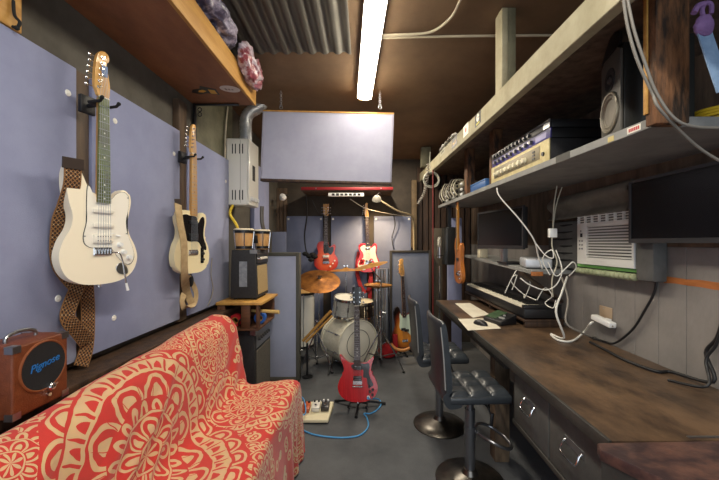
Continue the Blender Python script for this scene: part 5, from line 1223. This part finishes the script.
mb.loft(rows, wrap=False); o = build('padding_roll', mb, PAD, label='folded dark blanket stuffed above the air conditioner under the shelf', cat='padding', ang=180); so = o.modifiers.new('s', 'SOLIDIFY'); so.thickness = .006
# green strip and bumpy foam under it
mb = MB(); mb.bb(AX+.02, XR-.006, ya+.01, yb+.03, 1.262, 1.279, .004, 2); build('foam_strip', mb, mat('green_foam', '#8fd276', .8, col2='#74b85c', scale=12), label='bright green foam strip directly under the air conditioner', cat='padding')
mb = MB(); y = yb+.02
while y > ya+.015:
    mb.sph((AX+.022, y, 1.236), (.024, .020, .020), 14, 10); y -= .037
mb.bb(AX+.03, XR-.006, Yx(641, 1.46), yb+.03, 1.222, 1.25); build('foam_sausage', mb, mat('olive_foam', '#a3a988', .9, col2='#848a6a', scale=12, bump=.2), label='knobbly olive foam cord running below the green strip', cat='padding', ang=180)

# large monitor under the shelf
MXX = 1.385
p = thing('monitor', 'large dark monitor mounted under the near end of the shelf', 'monitor', (MXX, 1.5, 1.42))
yA, yB_ = Yx(628.5, MXX), 1.20; mz0, mz1 = 1.42, 1.42+.325
fm = frame((MXX, yA, mz0), (0, -1, 0)); Wm = yA-yB_; Hm = mz1-mz0
SCR = mat('screen_glass', '#070709', .25, spec=.4)
def bezel(mb, W_, H_, b0, b1, fm):
    for x0, x1, a, c in ((0, W_, 0, b1), (0, W_, H_-b0, H_), (0, b0, b1, H_-b0), (W_-b0, W_, b1, H_-b0)): mb.prism([(x0,a),(x1,a),(x1,c),(x0,c)], 0, .02, fm)
mb = MB(); bezel(mb, Wm, Hm, .014, .022, fm); build('bezel', mb, mat('bezel_grey', '#3a3b3e', .4), p)
mb = MB(); mb.prism([(.0141,.0221),(Wm-.0141,.0221),(Wm-.0141,Hm-.0141),(.0141,Hm-.0141)], .004, .019, fm); build('screen', mb, SCR, p)
mb = MB(); mb.prism([(.01,.01),(Wm-.01,.01),(Wm-.01,Hm-.01),(.01,Hm-.01)], .0205, .045, fm, .006, 2); build('back_cover', mb, BLACK, p)
mb = MB(); ym = (yA+yB_)/2; mb.bb(MXX+.0455, XR-.006, ym-.05, ym+.05, 1.5, 1.65, .003); build('wall_bracket', mb, DSTEEL, p)

# low shelf, second monitor, media box
def zl(Y): return EYE-.225+.033*(Y-2.45)
p = thing('wall_shelf', 'grey low shelf on the right wall under the far monitor', 'shelf', (1.35, 3.2, 1.2)); 
mb = MB(); mb.hexa([(1.19,2.45,zl(2.45)),(XR-.006,2.45,zl(2.45)),(XR-.006,4.1,zl(4.1)),(1.19,4.1,zl(4.1)),(1.19,2.45,zl(2.45)+.03),(XR-.006,2.45,zl(2.45)+.03),(XR-.006,4.1,zl(4.1)+.03),(1.19,4.1,zl(4.1)+.03)], .002, 1); build('board', mb, SHG, p)
mb = MB(); d = V((.30, 0, -.22)); n_ = V((.22, 0, .30)).normalized()
a = V((1.20, 2.62, zl(2.62)-.002)); b = V((XR-.006, 2.62, .985)); mb.hexa([a+V((0,-.05,-.02)), b+V((0,-.05,-.02)), b+V((0,.05,-.02)), a+V((0,.05,-.02)), a+V((0,-.05,0)), b+V((0,-.05,.002)), b+V((0,.05,.002)), a+V((0,.05,0))], .002, 1); build('brace', mb, DWOOD, p)
mb = MB(); mb.bb(1.186, 1.27, 2.435, 2.448, zl(2.45)-.012, zl(2.45)+.018, .002); build('end_block', mb, STRIP, p)
A, B = w(477.5, 0, 3.28), w(523, 0, 2.60); mz = 1.42-.05
p = thing('monitor', 'smaller black monitor standing on the low shelf at the far right', 'monitor', ((A.x+B.x)/2, 2.94, zl(2.9)+.03))
fm = frame((A.x, A.y, mz), (B.x-A.x, B.y-A.y, 0)); Wm = math.hypot(B.x-A.x, B.y-A.y); Hm = .34
mb = MB(); bezel(mb, Wm, Hm, .016, .03, fm); build('bezel', mb, mat('bezel_black', '#26272a', .4), p)
mb = MB(); mb.prism([(.0161,.0301),(Wm-.0161,.0301),(Wm-.0161,Hm-.0161),(.0161,Hm-.0161)], .004, .019, fm); build('screen', mb, SCR, p)
mb = MB(); mb.prism([(.01,.01),(Wm-.01,.01),(Wm-.01,Hm-.01),(.01,Hm-.01)], .0205, .05, fm, .006, 2); build('back_cover', mb, BLACK, p)
q1 = fm @ V((Wm/2, .06, 0)); mb = MB(); zb = zl(q1.y)+.034; mb.hexa([(q1.x-.02,q1.y-.03,zb+.012),(q1.x+.02,q1.y-.03,zb+.012),(q1.x+.02,q1.y+.03,zb+.012),(q1.x-.02,q1.y+.03,zb+.012),(q1.x-.02,q1.y-.03,mz+.1),(q1.x+.02,q1.y-.03,mz+.1),(q1.x+.02,q1.y+.03,mz+.1),(q1.x-.02,q1.y+.03,mz+.1)]); build('stand_neck', mb, STEEL, p)
mb = MB(); mb.hexa([(q1.x-.02,q1.y-.11,zl(q1.y-.11)+.031),(q1.x+.15,q1.y-.11,zl(q1.y-.11)+.031),(q1.x+.15,q1.y+.11,zl(q1.y+.11)+.031),(q1.x-.02,q1.y+.11,zl(q1.y+.11)+.031),(q1.x-.02,q1.y-.11,zb+.011),(q1.x+.15,q1.y-.11,zb+.011),(q1.x+.15,q1.y+.11,zb+.011),(q1.x-.02,q1.y+.11,zb+.011)]); build('stand_base', mb, BLACK, p)
p = thing('media_box', 'flat silver-white box on the near end of the low shelf', 'computer', (1.29, 2.6, zl(2.6)+.03))
z = zl(2.6)+.037; mb = MB(); mb.box((1.295, 2.60, z+.036), (.19, .2, .07), Euler((.033, 0, -.25)), .014, 4); build('casing', mb, mat('silver_box', '#c3c6cb', .35, .3), p)
mb = MB(); mb.box((1.295, 2.60, z+.0015), (.17, .18, .004), Euler((.033, 0, -.25))); build('foot', mb, BLACK, p)
p = thing('small_box', 'small cream box at the far end of the low shelf', 'box', w(473, 252, 3.9))
c = w(473, 0, 3.6); zz = zl(3.6)+.032; mb = MB(); mb.box((c.x+.1, 3.6, zz+.04), (.08,.09,.08), None, .004); build('box_body', mb, mat('cream_box', '#d8d0b6', .6), p)
mb = MB(); mb.box((c.x+.1, 3.6, zz+.084), (.084,.094,.006), None, .002); build('box_lid', mb, mat('cream_box', '#d8d0b6', .6), p)

# digital piano on its riser
kz = .945; ky0, ky1 = 2.50, 3.98; kx0, kx1 = 1.165, 1.44
p = thing('digital_piano', 'black stage piano with white keys lying along the workbench', 'keyboard', ((kx0+kx1)/2, (ky0+ky1)/2, kz-.085))
mb = MB(); mb.bb(kx0, kx1, ky0, ky1, kz-.08, kz-.012, .005, 2); build('case', mb, BLACK, p)
mb = MB(); mb.bb(kx0+.155, kx1, ky0, ky1, kz-.0118, kz+.02, .004, 2); build('control_panel', mb, BLACK, p)
for a, b in ((ky0, ky0+.045), (ky1-.045, ky1)): mb = MB(); mb.bb(kx0, kx0+.1545, a, b, kz-.0118, kz+.014, .003, 2); build('end_cheek', mb, BLACK, p)
KW = mat('key_white', '#ece6d2', .35); KB = mat('key_black', '#111113', .4)
kl = (ky1-ky0-.094)/52; me_w = None; pat = [0,0,1,0,0,1,0]       # A B C D E F G ...: no black after B and E
for k in range(52):
    y = ky1-.047-(k+.5)*kl
    if me_w is None:
        mb = MB(); mb.bb(0, .15, -kl/2+.0006, kl/2-.0006, -.010, .006, .0012, 1); kk = build('white_key', mb, KW, p, world=False); me_w = kk
        kk.matrix_local = MX.Translation(WM[p.name].inverted() @ V((kx0+.003, y, kz)))
    else:
        kk = me_w.copy(); COL.objects.link(kk); kk.parent = p; kk.matrix_local = MX.Translation(WM[p.name].inverted() @ V((kx0+.003, y, kz)))
me_b = None
for k in range(51):
    if (k % 7) in (1, 4): continue
    y = ky1-.047-(k+1)*kl; loc = MX.Translation(WM[p.name].inverted() @ V((kx0+.055, y, kz)))
    if me_b is None: mb = MB(); mb.bb(0, .095, -.0058, .0058, .0062, .017, .0015, 1); kk = build('black_key', mb, KB, p, world=False); me_b = kk
    else: kk = me_b.copy(); COL.objects.link(kk); kk.parent = p
    kk.matrix_local = loc
for k in range(6): mb = MB(); y = 2.7+.06*k; mb.cyl((kx0+.21, y, kz+.02), (kx0+.21, y, kz+.03), .009, n=12); build('knob', mb, DSTEEL, p)
for x in (kx0+.04, kx1-.04):
    for y in (ky0+.06, ky1-.06): mb = MB(); mb.cyl((x,y,kz-.0875), (x,y,kz-.0795), .012, n=10); build('foot', mb, MATTE, p)
p = thing('keyboard_riser', 'dark wooden trestle on the workbench raising the black stage piano', 'stand', (1.3, 3.2, DZ))
mb = MB(); mb.bb(kx0-.01, kx1+.02, ky0-.01, ky1, kz-.105, kz-.0885, .002); build('top_board', mb, DWOOD, p)
for a in (ky0-.008, 3.2, ky1-.03): mb = MB(); mb.bb(kx0+.0, kx1+.01, a, a+.025, DZ+.0015, kz-.1055, .002); build('upright', mb, DWOOD, p)

# sheets, mouse, phone-like box
p = wz(474, 310, DZ); 
mb = MB(); z = DZ+.0018
def sheet(pts, z):
    mb = MB(); P = [wz(x, y, z) for x, y in pts]; n = len(P); mb.raw([(q_.x,q_.y,z) for q_ in P]+[(q_.x,q_.y,z+.0012) for q_ in P], [tuple(range(n)), tuple(range(n,2*n))]+[(i,(i+1)%n,n+(i+1)%n,n+i) for i in range(n)]); return mb
PAPER = mat('paper', '#e3ddcb', .8, col2='#d8d1bd', scale=6)
build('paper_sheet', sheet([(455,303.5),(470,303),(489.5,314.5),(473,318)], z), PAPER, label='blank paper sheet on the far end of the workbench beside the piano riser', cat='paper')
build('paper_sheet', sheet([(458,319),(489,318.4),(501,328.5),(468,330.5)], z), PAPER, label='paper sheet on the workbench under the black mouse', cat='paper')
c = wz(480.5, 325, DZ); p = thing('computer_mouse', 'black mouse lying on a paper sheet', 'mouse', (c.x, c.y, DZ+.0032), (0,0,R(-60)))
mb = MB(); mb.sph((0,0,.002), (.062,.034,.036), 24, 14)
for v in mb.bm.verts: v.co.z = max(v.co.z, 0)
build('shell', mb, BLACK, p, world=False)
mb = MB(); mb.cyl((.03,-.004,.034),(.03,.004,.034),.008,n=12); build('wheel', mb, mat('wheel_grey', '#8a8a8a', .5), p, world=False)
c = wz(503, 322, DZ); p = thing('desk_device', 'black and green boxy device between the sheets and the piano riser', 'device', (c.x-.035, c.y-.02, DZ+.0005), (0,0,R(-70)))
mb = MB(); mb.hexa([(-.10,-.075,0),(.10,-.075,0),(.10,.075,0),(-.10,.075,0),(-.10,-.075,.03),(.10,-.075,.03),(.10,.075,.075),(-.10,.075,.075)], .006, 2); build('casing', mb, BLACK, p, world=False)
mb = MB(); mb.hexa([(-.09,-.06,.0365),(.02,-.06,.0365),(.02,.06,.0725),(-.09,.06,.0725),(-.09,-.06,.042),(.02,-.06,.042),(.02,.06,.079),(-.09,.06,.079)], .002, 1); build('lid', mb, mat('device_green', '#3f5a3c', .4, col2='#2c402b', scale=10), p, world=False)
for k in range(4):
    mb = MB(); x = .04+.018*(k % 3); y = -.03+.04*(k//3); mb.box((x,y,.03+.045*(y+.075)/.15+.006),(.012,.016,.01)); build('button', mb, mat('button_pale', '#b9b9b4', .5), p, world=False)

# shelf gear: cream amp head with purple rack above
fa0 = XS+.02; ya, yb = Yx(548.5, fa0), Yx(491, fa0)
def gear(name, label, cat, h, x0, y0, y1, dz, mcase, depth=.36):
    zA = lambda y: zs_(y)+.0355+dz
    p = thing(name, label, cat, (x0+depth/2, (y0+y1)/2, zA(y0)))
    mb = MB(); mb.hexa([(x0+.012,y0,zA(y0)),(x0+depth,y0,zA(y0)),(x0+depth,y1,zA(y1)),(x0+.012,y1,zA(y1)),(x0+.012,y0,zA(y0)+h),(x0+depth,y0,zA(y0)+h),(x0+depth,y1,zA(y1)+h),(x0+.012,y1,zA(y1)+h)], .006, 2); build('case', mb, mcase, p)
    return p, frame((x0+.0115, y1, zA(y1)), (0, -(y1-y0), zA(y0)-zA(y1))), y1-y0
def rr(mb, fm, x0, x1, z0, z1, y0, y1, bev=0): mb.prism([(x0,z0),(x1,z0),(x1,z1),(x0,z1)], y0, y1, fm, bev, 2); return mb
CRM = mat('cream_tolex', '#d9cc9c', .6, col2='#c8b985', scale=30, bump=.15, bscale=200)
p, fm, W_ = gear('amplifier_head', 'cream-fronted amplifier head with a row of knobs on the long shelf', 'amplifier', .125, fa0, ya, yb, 0, TOLEX)
mb = MB(); rr(mb, fm, 0, W_, 0, .125, -.012, 0, .008); build('front_surround', mb, CRM, p)
mb = MB(); rr(mb, fm, .07, W_-.09, .03, .105, -.0145, -.0122, .001); build('control_panel', mb, mat('panel_beige', '#857c64', .5, .2), p)
for k in range(8):
    x = .11+.066*k; q_ = fm @ V((x, -.0146, .06)); q2 = fm @ V((x, -.034, .06)); mb = MB(); mb.cyl(q_, q2, .019, .015, 16); build('knob', mb, mat('knob_cream', '#ded6b8', .45), p)
for k in range(3): mb = MB(); rr(mb, fm, W_-.17, W_-.14, .04+.02*k, .05+.02*k, -.018, -.0147); build('switch', mb, BLACK, p)
mb = MB(); q_ = fm @ V((W_-.05, -.0125, .05)); mb.cyl(q_, fm @ V((W_-.05, -.02, .05)), .011, n=14); build('jack_socket', mb, BLACK, p)
p, fm, W_ = gear('rack_unit', 'purple-fronted rack unit stacked on the cream amplifier head', 'rack unit', .055, fa0+.006, ya, yb, .1265, BLACK)
mb = MB(); rr(mb, fm, 0, W_, 0, .055, -.008, 0, .002); build('front_panel', mb, mat('panel_purple', '#3f3a86', .4, coat=.2), p)
for k in range(9): x = .07+.07*k; mb = MB(); mb.cyl(fm @ V((x,-.008,.028)), fm @ V((x,-.024,.028)), .013, .011, 14); build('knob', mb, mat('knob_silver', '#6b6b70', .4, .4), p)
mb = MB(); rr(mb, fm, W_-.16, W_-.04, .012, .043, -.0088, -.0082); build('name_plate', mb, mat('plate_violet', '#5a54b4', .4), p)
p, fm, W_ = gear('rack_unit', 'silver-fronted black rack unit at the top of the amplifier stack', 'rack unit', .045, fa0+.006, ya, yb, .183, BLACK)
mb = MB(); rr(mb, fm, 0, W_, 0, .045, -.008, 0, .002); build('front_panel', mb, mat('panel_black2', '#222226', .4), p)
mb = MB(); rr(mb, fm, 0, W_, .037, .045, -.0095, -.0082); build('trim_line', mb, STEEL, p)
mb = MB(); rr(mb, fm, W_-.07, W_-.005, .003, .036, -.0095, -.0082); build('ear_plate', mb, STEEL, p)
for k in range(11): x = .05+.055*k; mb = MB(); mb.cyl(fm @ V((x,-.0082,.02)), fm @ V((x,-.02,.02)), .012, .010, 12); build('knob', mb, mat('knob_pale', '#505055', .4, .4), p)
# blue box, far gear stack, coils
c = Yx(478, XS+.05); p = thing('storage_box', 'flat blue box on the shelf between the dark post and the cream amplifier head', 'box', (XS+.15, c, zs_(c)+.036))
mb = MB(); mb.box((XS+.14, c, zs_(c)+.0365+.035), (.2,.42,.062), Euler((.022,0,0)), .004); build('body', mb, mat('blue_box', '#2f5f9c', .5), p)
mb = MB(); mb.box((XS+.14, c, zs_(c)+.0365+.073), (.206,.428,.012), Euler((.022,0,0)), .003); build('lid', mb, mat('blue_box_lid', '#3c6ea8', .5), p)
y0, y1 = Yx(463, XS+.03), Yx(441, XS+.03)-.05; y1 = min(y1, 4.4)
FB = [('lowest', .05, 0, '#6b6a62'), ('middle', .055, .0515, '#3a3935'), ('topmost', .05, .108, '#8a8775')]
for nm, h, dz, col in FB:
    p, fm, W_ = gear('rack_unit', nm+' of three thin rack units at the far end of the long shelf', 'rack unit', h, XS+.03, y0, y1, dz, mat('rack_'+nm, col, .5, .3), .3)
    mb = MB(); rr(mb, fm, 0, W_, 0, h, -.008, 0, .002); build('front_panel', mb, mat('rackf_'+nm, col, .4, .4), p)
    for k in range(6): x = .1+.16*k; mb = MB(); mb.cyl(fm @ V((x,-.008,h/2)), fm @ V((x,-.026,h/2)), .016, .012, 10); build('knob', mb, WHITE if k % 2 else BLACK, p)
L = []
for k in range(7):
    y = y0+(y1-y0)*(.1+.12*k); z = zs_(y)+.04; L.append([(XS-.008,y,z+.02), (XS-.03,y+.05,z+.10), (XS+.03,y+.12,z+.2+.02*(k%3)), (XS+.12,y+.1,z+.19), (XS+.2,y+.08,z+.18)])
cable('patch_cables', L[:1][0], .008, mat('pale_cable', '#b9b39f', .5), 'pale cable looping over the far rack units, nearest the dark post', group='cables over the far rack units')
for k in range(1, 7): cable('patch_cables', L[k], .007, MATS['pale_cable'] if k % 2 else GCABLE, ['', 'second', 'third', 'fourth', 'fifth', 'sixth', 'last'][k]+' cable looping over the far rack units, counted from the dark post', group='cables over the far rack units')
for o_ in [o_ for o_ in bpy.data.objects if o_.name.startswith('patch_cables')]: o_.name = 'patch_cable'
mb = MB(); c = w(431, 180, 3.9)
for k in range(6): mb.torus(c+V((.0,-.006*k,.008*math.sin(k*2))), .085+.006*math.sin(k*3), .007, RX90 @ MX.Rotation(.1*math.sin(k), 4, 'Y'), 28, 6)
mb.tube(cr([c+V((0,0,.085)), c+V((-.01,.02,.2)), c+V((.0,.04,.33))], False), .006); build('cable_coil', mb, mat('pale_coil', '#a8a899', .5), label='pale coiled cable hanging from the beam at the far right', cat='cable', ang=80)
mb = MB(); a, b = w(428,163,3.8), w(418,204,4.0); pts = []
for i in range(160):
    t = i/159; q_ = a.lerp(b, t)+V((.03*math.sin(t*PI), 0, -.05*math.sin(t*PI))); pts.append(q_+V((.016*math.cos(t*120), .016*math.sin(t*120), 0)))
mb.tube(pts, .005, 6); build('coiled_cord', mb, GCABLE, label='grey spiral cord sagging from the far end of the beam', cat='cable', ang=80)
# clutter on the far end of the beam
y = 3.0; zb = hb(y)+.1165
for k, (dy, dx, r_) in enumerate(((0,.03,.03),(.12,.035,.035),(.25,.03,.03),(.37,.03,.032),(.5,.035,.028))):
    mb = MB(); q_ = V((XB+dx, y+dy, hb(y+dy)+.1165+r_))
    for j in range(5): mb.torus(q_+V((0,0,(j-2)*.006)), r_*(1.3-.08*j), .005, MX.Rotation(.5*(j-2)*.4, 4, 'X'), 20, 6)
    mb.sph(q_, (r_*.7, r_*.9, r_*.9), 12, 8)
    build('cable_bundle', mb, [WCABLE, GCABLE, MATS['pale_coil'], WCABLE, GCABLE][k], label=['first', 'second', 'third', 'fourth', 'fifth'][k]+' small cable bundle on top of the beam, counted from the front', cat='cable', group='bundles on the beam', ang=60)

# loudspeaker
A, B = V((.972, 1.30, 0)), V((1.02, 1.475, 0)); d = (A-B).normalized(); zb = zs_(1.40)+.0375
fm = frame((B.x, B.y, zb), d); W_ = (A-B).length; Hs = .335; Ds = .235
p = thing('loudspeaker', 'black studio loudspeaker on the near end of the long shelf beside the post', 'loudspeaker', ((A.x+B.x)/2+.1, 1.36, zb))
SPK = mat('speaker_black', '#1b1e1d', .35, coat=.2)
mb = MB(); mb.prism([(0,0),(W_,0),(W_,Hs),(0,Hs)], .012, Ds, fm, .004, 2); build('cabinet', mb, SPK, p)
mb = MB(); mb.prism([(.0,.0),(W_,.0),(W_,Hs-.02),(W_-.03,Hs),(.03,Hs),(0,Hs-.02)], 0, .0115, fm, .004, 2); build('baffle', mb, mat('baffle_grey', '#4d4b45', .5), p)
wc = fm @ MX.Translation((W_/2, 0, .10)); q_ = RX90
mb = MB(); mb.lathe([(.080,0),(.080,.006),(.072,.009),(.066,.005),(.058,.007),(.05,-.0),(.02,-.012+.013),(.0,.004)], wc @ q_, 36); build('woofer', mb, mat('woofer_cone', '#6d675a', .5), p)
mb = MB(); mb.torus((0,0,0), .076, .005, wc @ MX.Translation((0,-.004,0)) @ q_, 36); build('woofer_ring', mb, mat('ring_grey', '#8d8778', .4, .4), p)
tc_ = fm @ MX.Translation((W_/2, 0, .235)); mb = MB(); mb.lathe([(.045,0),(.045,.003),(.02,-.001+.002),(.014,.008),(0,.012)], tc_ @ q_, 28); build('tweeter', mb, BLACK, p)
# angled metal plate standing on the speaker top
mb = MB(); mb.prism([(.0,Hs+.0015),(W_-.01,Hs+.0015),(W_-.01,Hs+.05),(W_*.7,Hs+.075),(W_*.45,Hs+.07)], .0, .012, fm, .002); mb.prism([(.0,Hs+.0015),(W_-.01,Hs+.0015),(W_-.01,Hs+.0065),(0,Hs+.0065)], .0125, .09, fm); build('steel_bracket', mb, DSTEEL, label='dark steel bracket standing on top of the black loudspeaker', cat='bracket')

# hanging strap, yellow coil, cables at upper right
STB = mat('blue_webbing', '#7d97b5', .8, col2='#6b86a6', scale=30); PUR = mat('purple_cloth', '#8a6a9c', .8, col2='#6b4f7d', scale=9)
p = thing('hanging_strap', 'pale blue webbing strap with a purple clip hanging at the upper right', 'strap', w(706, 30, .98))
def rib(nm, pts, side, wid, m_): mb = MB(); mb.ribbon(cr(pts, False, 5), side, wid, .004); build(nm, mb, m_, p)
rib('webbing', [w(702,32,.98), w(706,45,.98), w(713,66,.97), w(722,92,.96)], (1,0,.3), .028, STB)
rib('webbing', [w(707,30,.99), w(713,48,.99), w(721,70,.985), w(730,96,.98)], (1,0,.3), .022, STB)
mb = MB(); c = w(704,25,.98); blob(mb, c, (.026,.014,.03), 6, .006, 30); build('purple_clip', mb, PUR, p, ang=180)
mb = MB(); mb.tube(cr([w(704,20,.98), w(702,10,.98), w(706,3,.985), w(711,5,.985), w(711,14,.985)], False), .006, 8); mb.tube(cr([w(694,13,.98), w(698,6,.98), w(704,4,.98)], False), .008, 8); build('cord_loop', mb, PUR, p)
mb = MB(); cY = 1.19; zt = zs_(cY)+.0365
for k in range(5): mb.torus((1.315, 1.26, zt+.008+.013*k), .10-.004*k, .0065, MX.Rotation(.04*math.sin(k*2), 4, 'X'), 36, 6)
build('cable_coil', mb, mat('yellow_cable', '#d3b12a', .5), label='coiled yellow cable on the near end of the long shelf behind the post', cat='cable', ang=80)
GC2 = mat('grey_thick_cable', '#77736c', .55)
cable('cable', [w(623,-4,1.0), w(628,28,1.0), w(638,62,1.0), w(652,92,1.0), w(662,112,.99), (1.02, 1.03, 1.70), (1.16, 1.02, 1.62), (1.30, 1.0, 1.55)], .0042, GC2, 'grey cable swinging past the near post, the one that ends lowest')
cable('cable', [w(627,-4,1.0), w(634,30,.99), w(646,66,.99), w(656,92,.99), w(672,116,.985), w(690,126,.985), w(719,128,1.0), w(740,126,1.0)], .0042, GC2, 'grey cable swinging past the near post, the one that turns along the shelf end')
cable('cable', [w(660,20,1.3), w(632,32,1.5), w(606,50,1.75), w(572,72,2.0), w(548,84,2.2), w(527,92,2.3)], .005, BCABLE, 'thin black cable strung beneath the beam deck')

# white and black cables over the workbench
cable('cable', [w(497,188,2.45), w(500,197,2.42), w(520,220,2.36), w(534,240,2.34), (1.215,2.40,1.33), (1.25,2.41,1.24)], .005, WCABLE, 'thick white cable slanting from the long shelf down to the low shelf')
p = thing('adapter_cable', 'thin pale cable with a white inline box hanging from the long shelf', 'cable', w(553, 230, 2.3))
cable('cord', [w(557,186,2.34), w(554,205,2.32), w(553,230,2.3), w(552,246,2.3), w(557,262,2.3), w(552,280,2.3), w(553,297,2.3)], .0045, mat('pale_cable', '#b9b39f', .5), parent=p)
cable('cord', [w(562,187,2.34), w(556,206,2.325), w(553,228,2.31)], .004, MATS['pale_cable'], parent=p)
mb = MB(); c = w(552.5, 233, 2.28); mb.box(c, (.05,.03,.06), None, .004, 2); build('inline_box', mb, WHITE, p)
for k, pts in enumerate(([w(534,241,2.36), w(545,255,2.3), w(553,258,2.26), w(552,250,2.27), w(545,254,2.3), w(543,262,2.32), w(550,275,2.3)], [w(556,250,2.32), w(562,270,2.25), w(556,285,2.25), w(545,290,2.3), w(530,285,2.35), w(520,278,2.4)], [w(548,262,2.25), w(556,276,2.22), w(566,268,2.22), w(573,262,2.22), w(576,268,2.25), w(569,276,2.3)])):
    cable('cable', pts, .0038, WCABLE, ['white cable knotted at the near end of the low shelf', 'white cable drooping below the low shelf to the piano', 'white cable looping beside the green foam strip'][k], group='tangled white cables')
for k, pts in enumerate(([w(505,293,2.75), w(512,278,2.7), w(520,268,2.7), w(530,282,2.66), (1.27,2.72,.985), w(524,296,2.7)], [w(512,290,2.8), w(517,275,2.75), w(511,281,2.8), w(522,293,2.75), w(536,300,2.62)], [w(537,300,2.55), w(545,288,2.5), w(552,296,2.45), w(545,303,2.5), w(553,308,2.4), w(556,300,2.4)])):
    cable('cable', pts, .0038, WCABLE, ['white cable heaped on the back of the stage piano, leftmost of three', 'white cable heaped on the stage piano, in the middle of three', 'white cable heaped at the near end of the stage piano'][k], group='white cables on the piano')
cable('power_cable', [w(567,277,2.35), w(562,292,2.2), w(556,312,2.1), (1.235,2.12,.83), wz(551,334,DZ+.008), wz(558,340,DZ+.008), wz(572,341,DZ+.008), wz(584,332,DZ+.03), w(590,324,2.1), w(593,322,2.14)], .0065, WCABLE, 'thick white power cord dropping onto the workbench and up to the outlet')
p = thing('power_adapter', 'white power adapter plugged into the wall outlet above the workbench', 'power adapter', wx(604, 321, 1.46))
a = wx(604, 321, 1.46); mb = MB(); mb.box((1.455, a.y, a.z), (.045, .17, .034), Euler((.1,0,0)), .008, 3); build('casing', mb, WHITE, p)
mb = MB(); mb.box((1.486, a.y, a.z), (.012, .04, .03)); build('plug', mb, WHITE, p)
p = thing('wall_outlet', 'beige wall outlet plate behind the white power adapter', 'outlet', wx(607, 313, XR))
a = wx(607, 314, XR); mb = MB(); mb.bb(XR-.0065, XR-.0005, a.y-.05, a.y+.06, a.z-.03, a.z+.045, .002); build('cover_plate', mb, mat('beige_plate', '#a58f76', .6), p)
mb = MB(); mb.cyl((XR-.0066, a.y+.02, a.z+.03), (XR-.008, a.y+.02, a.z+.03), .004, n=8); build('screw', mb, STEEL, p)
XC = XR-.02
cable('cable', [wx(660,246,XC), wx(657,270,XC), wx(655,290,XC), wx(645,310,XC), wx(632,330,XC), wx(615,343,XC), (XC-.01, 2.1, DZ+.012), (1.45, 2.2, DZ+.012)], .0065, BCABLE, 'black cable falling from the large monitor down the wall to the workbench')
cable('cable', [wx(724,316,XC), wx(717,338,XC), wx(706,353,XC), (1.45,1.42,.84), wz(672,372,DZ+.009), wz(655,371,DZ+.009), wz(625,360,DZ+.009), wz(606,350,DZ+.009), wz(590,342,DZ+.01)], .0075, BCABLE, 'black cable lying along the back of the workbench and rising at the right')
cable('cable', [wx(724,322,XC-.016), wx(716,345,XC-.02), wx(706,360,XC-.03), (1.405,1.40,.83), wz(668,380,DZ+.009)], .006, BCABLE, 'second black cable beside the one rising at the right of the workbench')
cable('cable', [w(562,278,2.35), w(568,300,2.2), w(566,322,2.1), w(580,332,2.1), wz(594,337,DZ+.01), wz(602,330,DZ+.02), (1.45,2.0,.93)], .006, GCABLE, 'grey cable hanging beside the white power cord')
# far right: hanging dark speaker, microphone, red rod
p = thing('loudspeaker', 'narrow black loudspeaker hanging at the far right before the orange bass', 'loudspeaker', w(451, 245, 4.1))
a, b = w(446.5,227,4.05), w(456,265,4.05); mb = MB(); mb.bb(a.x, b.x, 4.05, 4.3, b.z, a.z, .006); build('cabinet', mb, SPK, p)
mb = MB(); mb.bb(a.x+.01, b.x-.01, 4.044, 4.0495, b.z+.015, a.z-.015, .002); build('grille', mb, MATTE, p)
mb = MB(); mb.bb((a.x+b.x)/2-.02, (a.x+b.x)/2+.02, 4.12, 4.2, a.z, zs_(4.15)-.001); build('hanging_arm', mb, DSTEEL, p)
p = thing('acoustic_panel', 'narrow blue panel standing at the far right behind the hanging speaker', 'acoustic panel', (1.1, 4.5, 0))
a, b = w(447,0,4.5), w(461,0,4.5); mb = MB(); mb.bb(a.x, b.x, 4.46, 4.5, .001, 1.75, .005); build('fabric_face', mb, BLUEF, p)
c = w(439.5, 0, 4.0); p = thing('microphone', 'silver condenser microphone on a thin stand at the far right', 'microphone', (c.x, 4.0, 0))
mb = MB(); mb.cyl((c.x,4,.012),(c.x,4,1.15),.009,n=10); build('stand_tube', mb, CHROME, p)
mb = MB(); mb.lathe([(0,0),(.11,0),(.11,.008),(.03,.022),(0,.024)], MX.Translation((c.x,4,0)), 28); build('stand_base', mb, MATTE, p)
mz_ = w(0,258,4.0).z; mb = MB(); mb.cyl((c.x,4,mz_),(c.x,4,mz_+.13),.024,n=18); build('microphone_body', mb, STEEL, p)
mb = MB(); mb.lathe([(.024,0),(.028,.02),(.028,.09),(.018,.115),(0,.12)], MX.Translation((c.x,4,mz_+.131)), 20); build('microphone_head', mb, mat('mic_mesh', '#a9a79b', .4, .8, bump=.6, bscale=500), p)
mb = MB(); mb.torus((c.x,4,mz_+.03), .045, .004, None, 24); build('shock_mount', mb, DSTEEL, p)
mb = MB(); c = w(433, 0, 3.8); mb.cyl((c.x,3.8,0),(c.x,3.8,w(0,170,3.8).z),.007,n=12); build('red_rod', mb, mat('red_rod', '#742420', .45), label='thin dark red rod standing upright at the far right', cat='rod')
m = MB(); c = w(444, 0, 4.6); m.bb(c.x-.16, c.x-.02, 4.6, 4.63, .002, 1.62, .003); build('wooden_plank', m, mat('grey_board', '#5c5345', .8, col2='#443c31', scale=4), label='small brown board behind the microphone at the far right', cat='board')
bpy.context.view_layer.update()
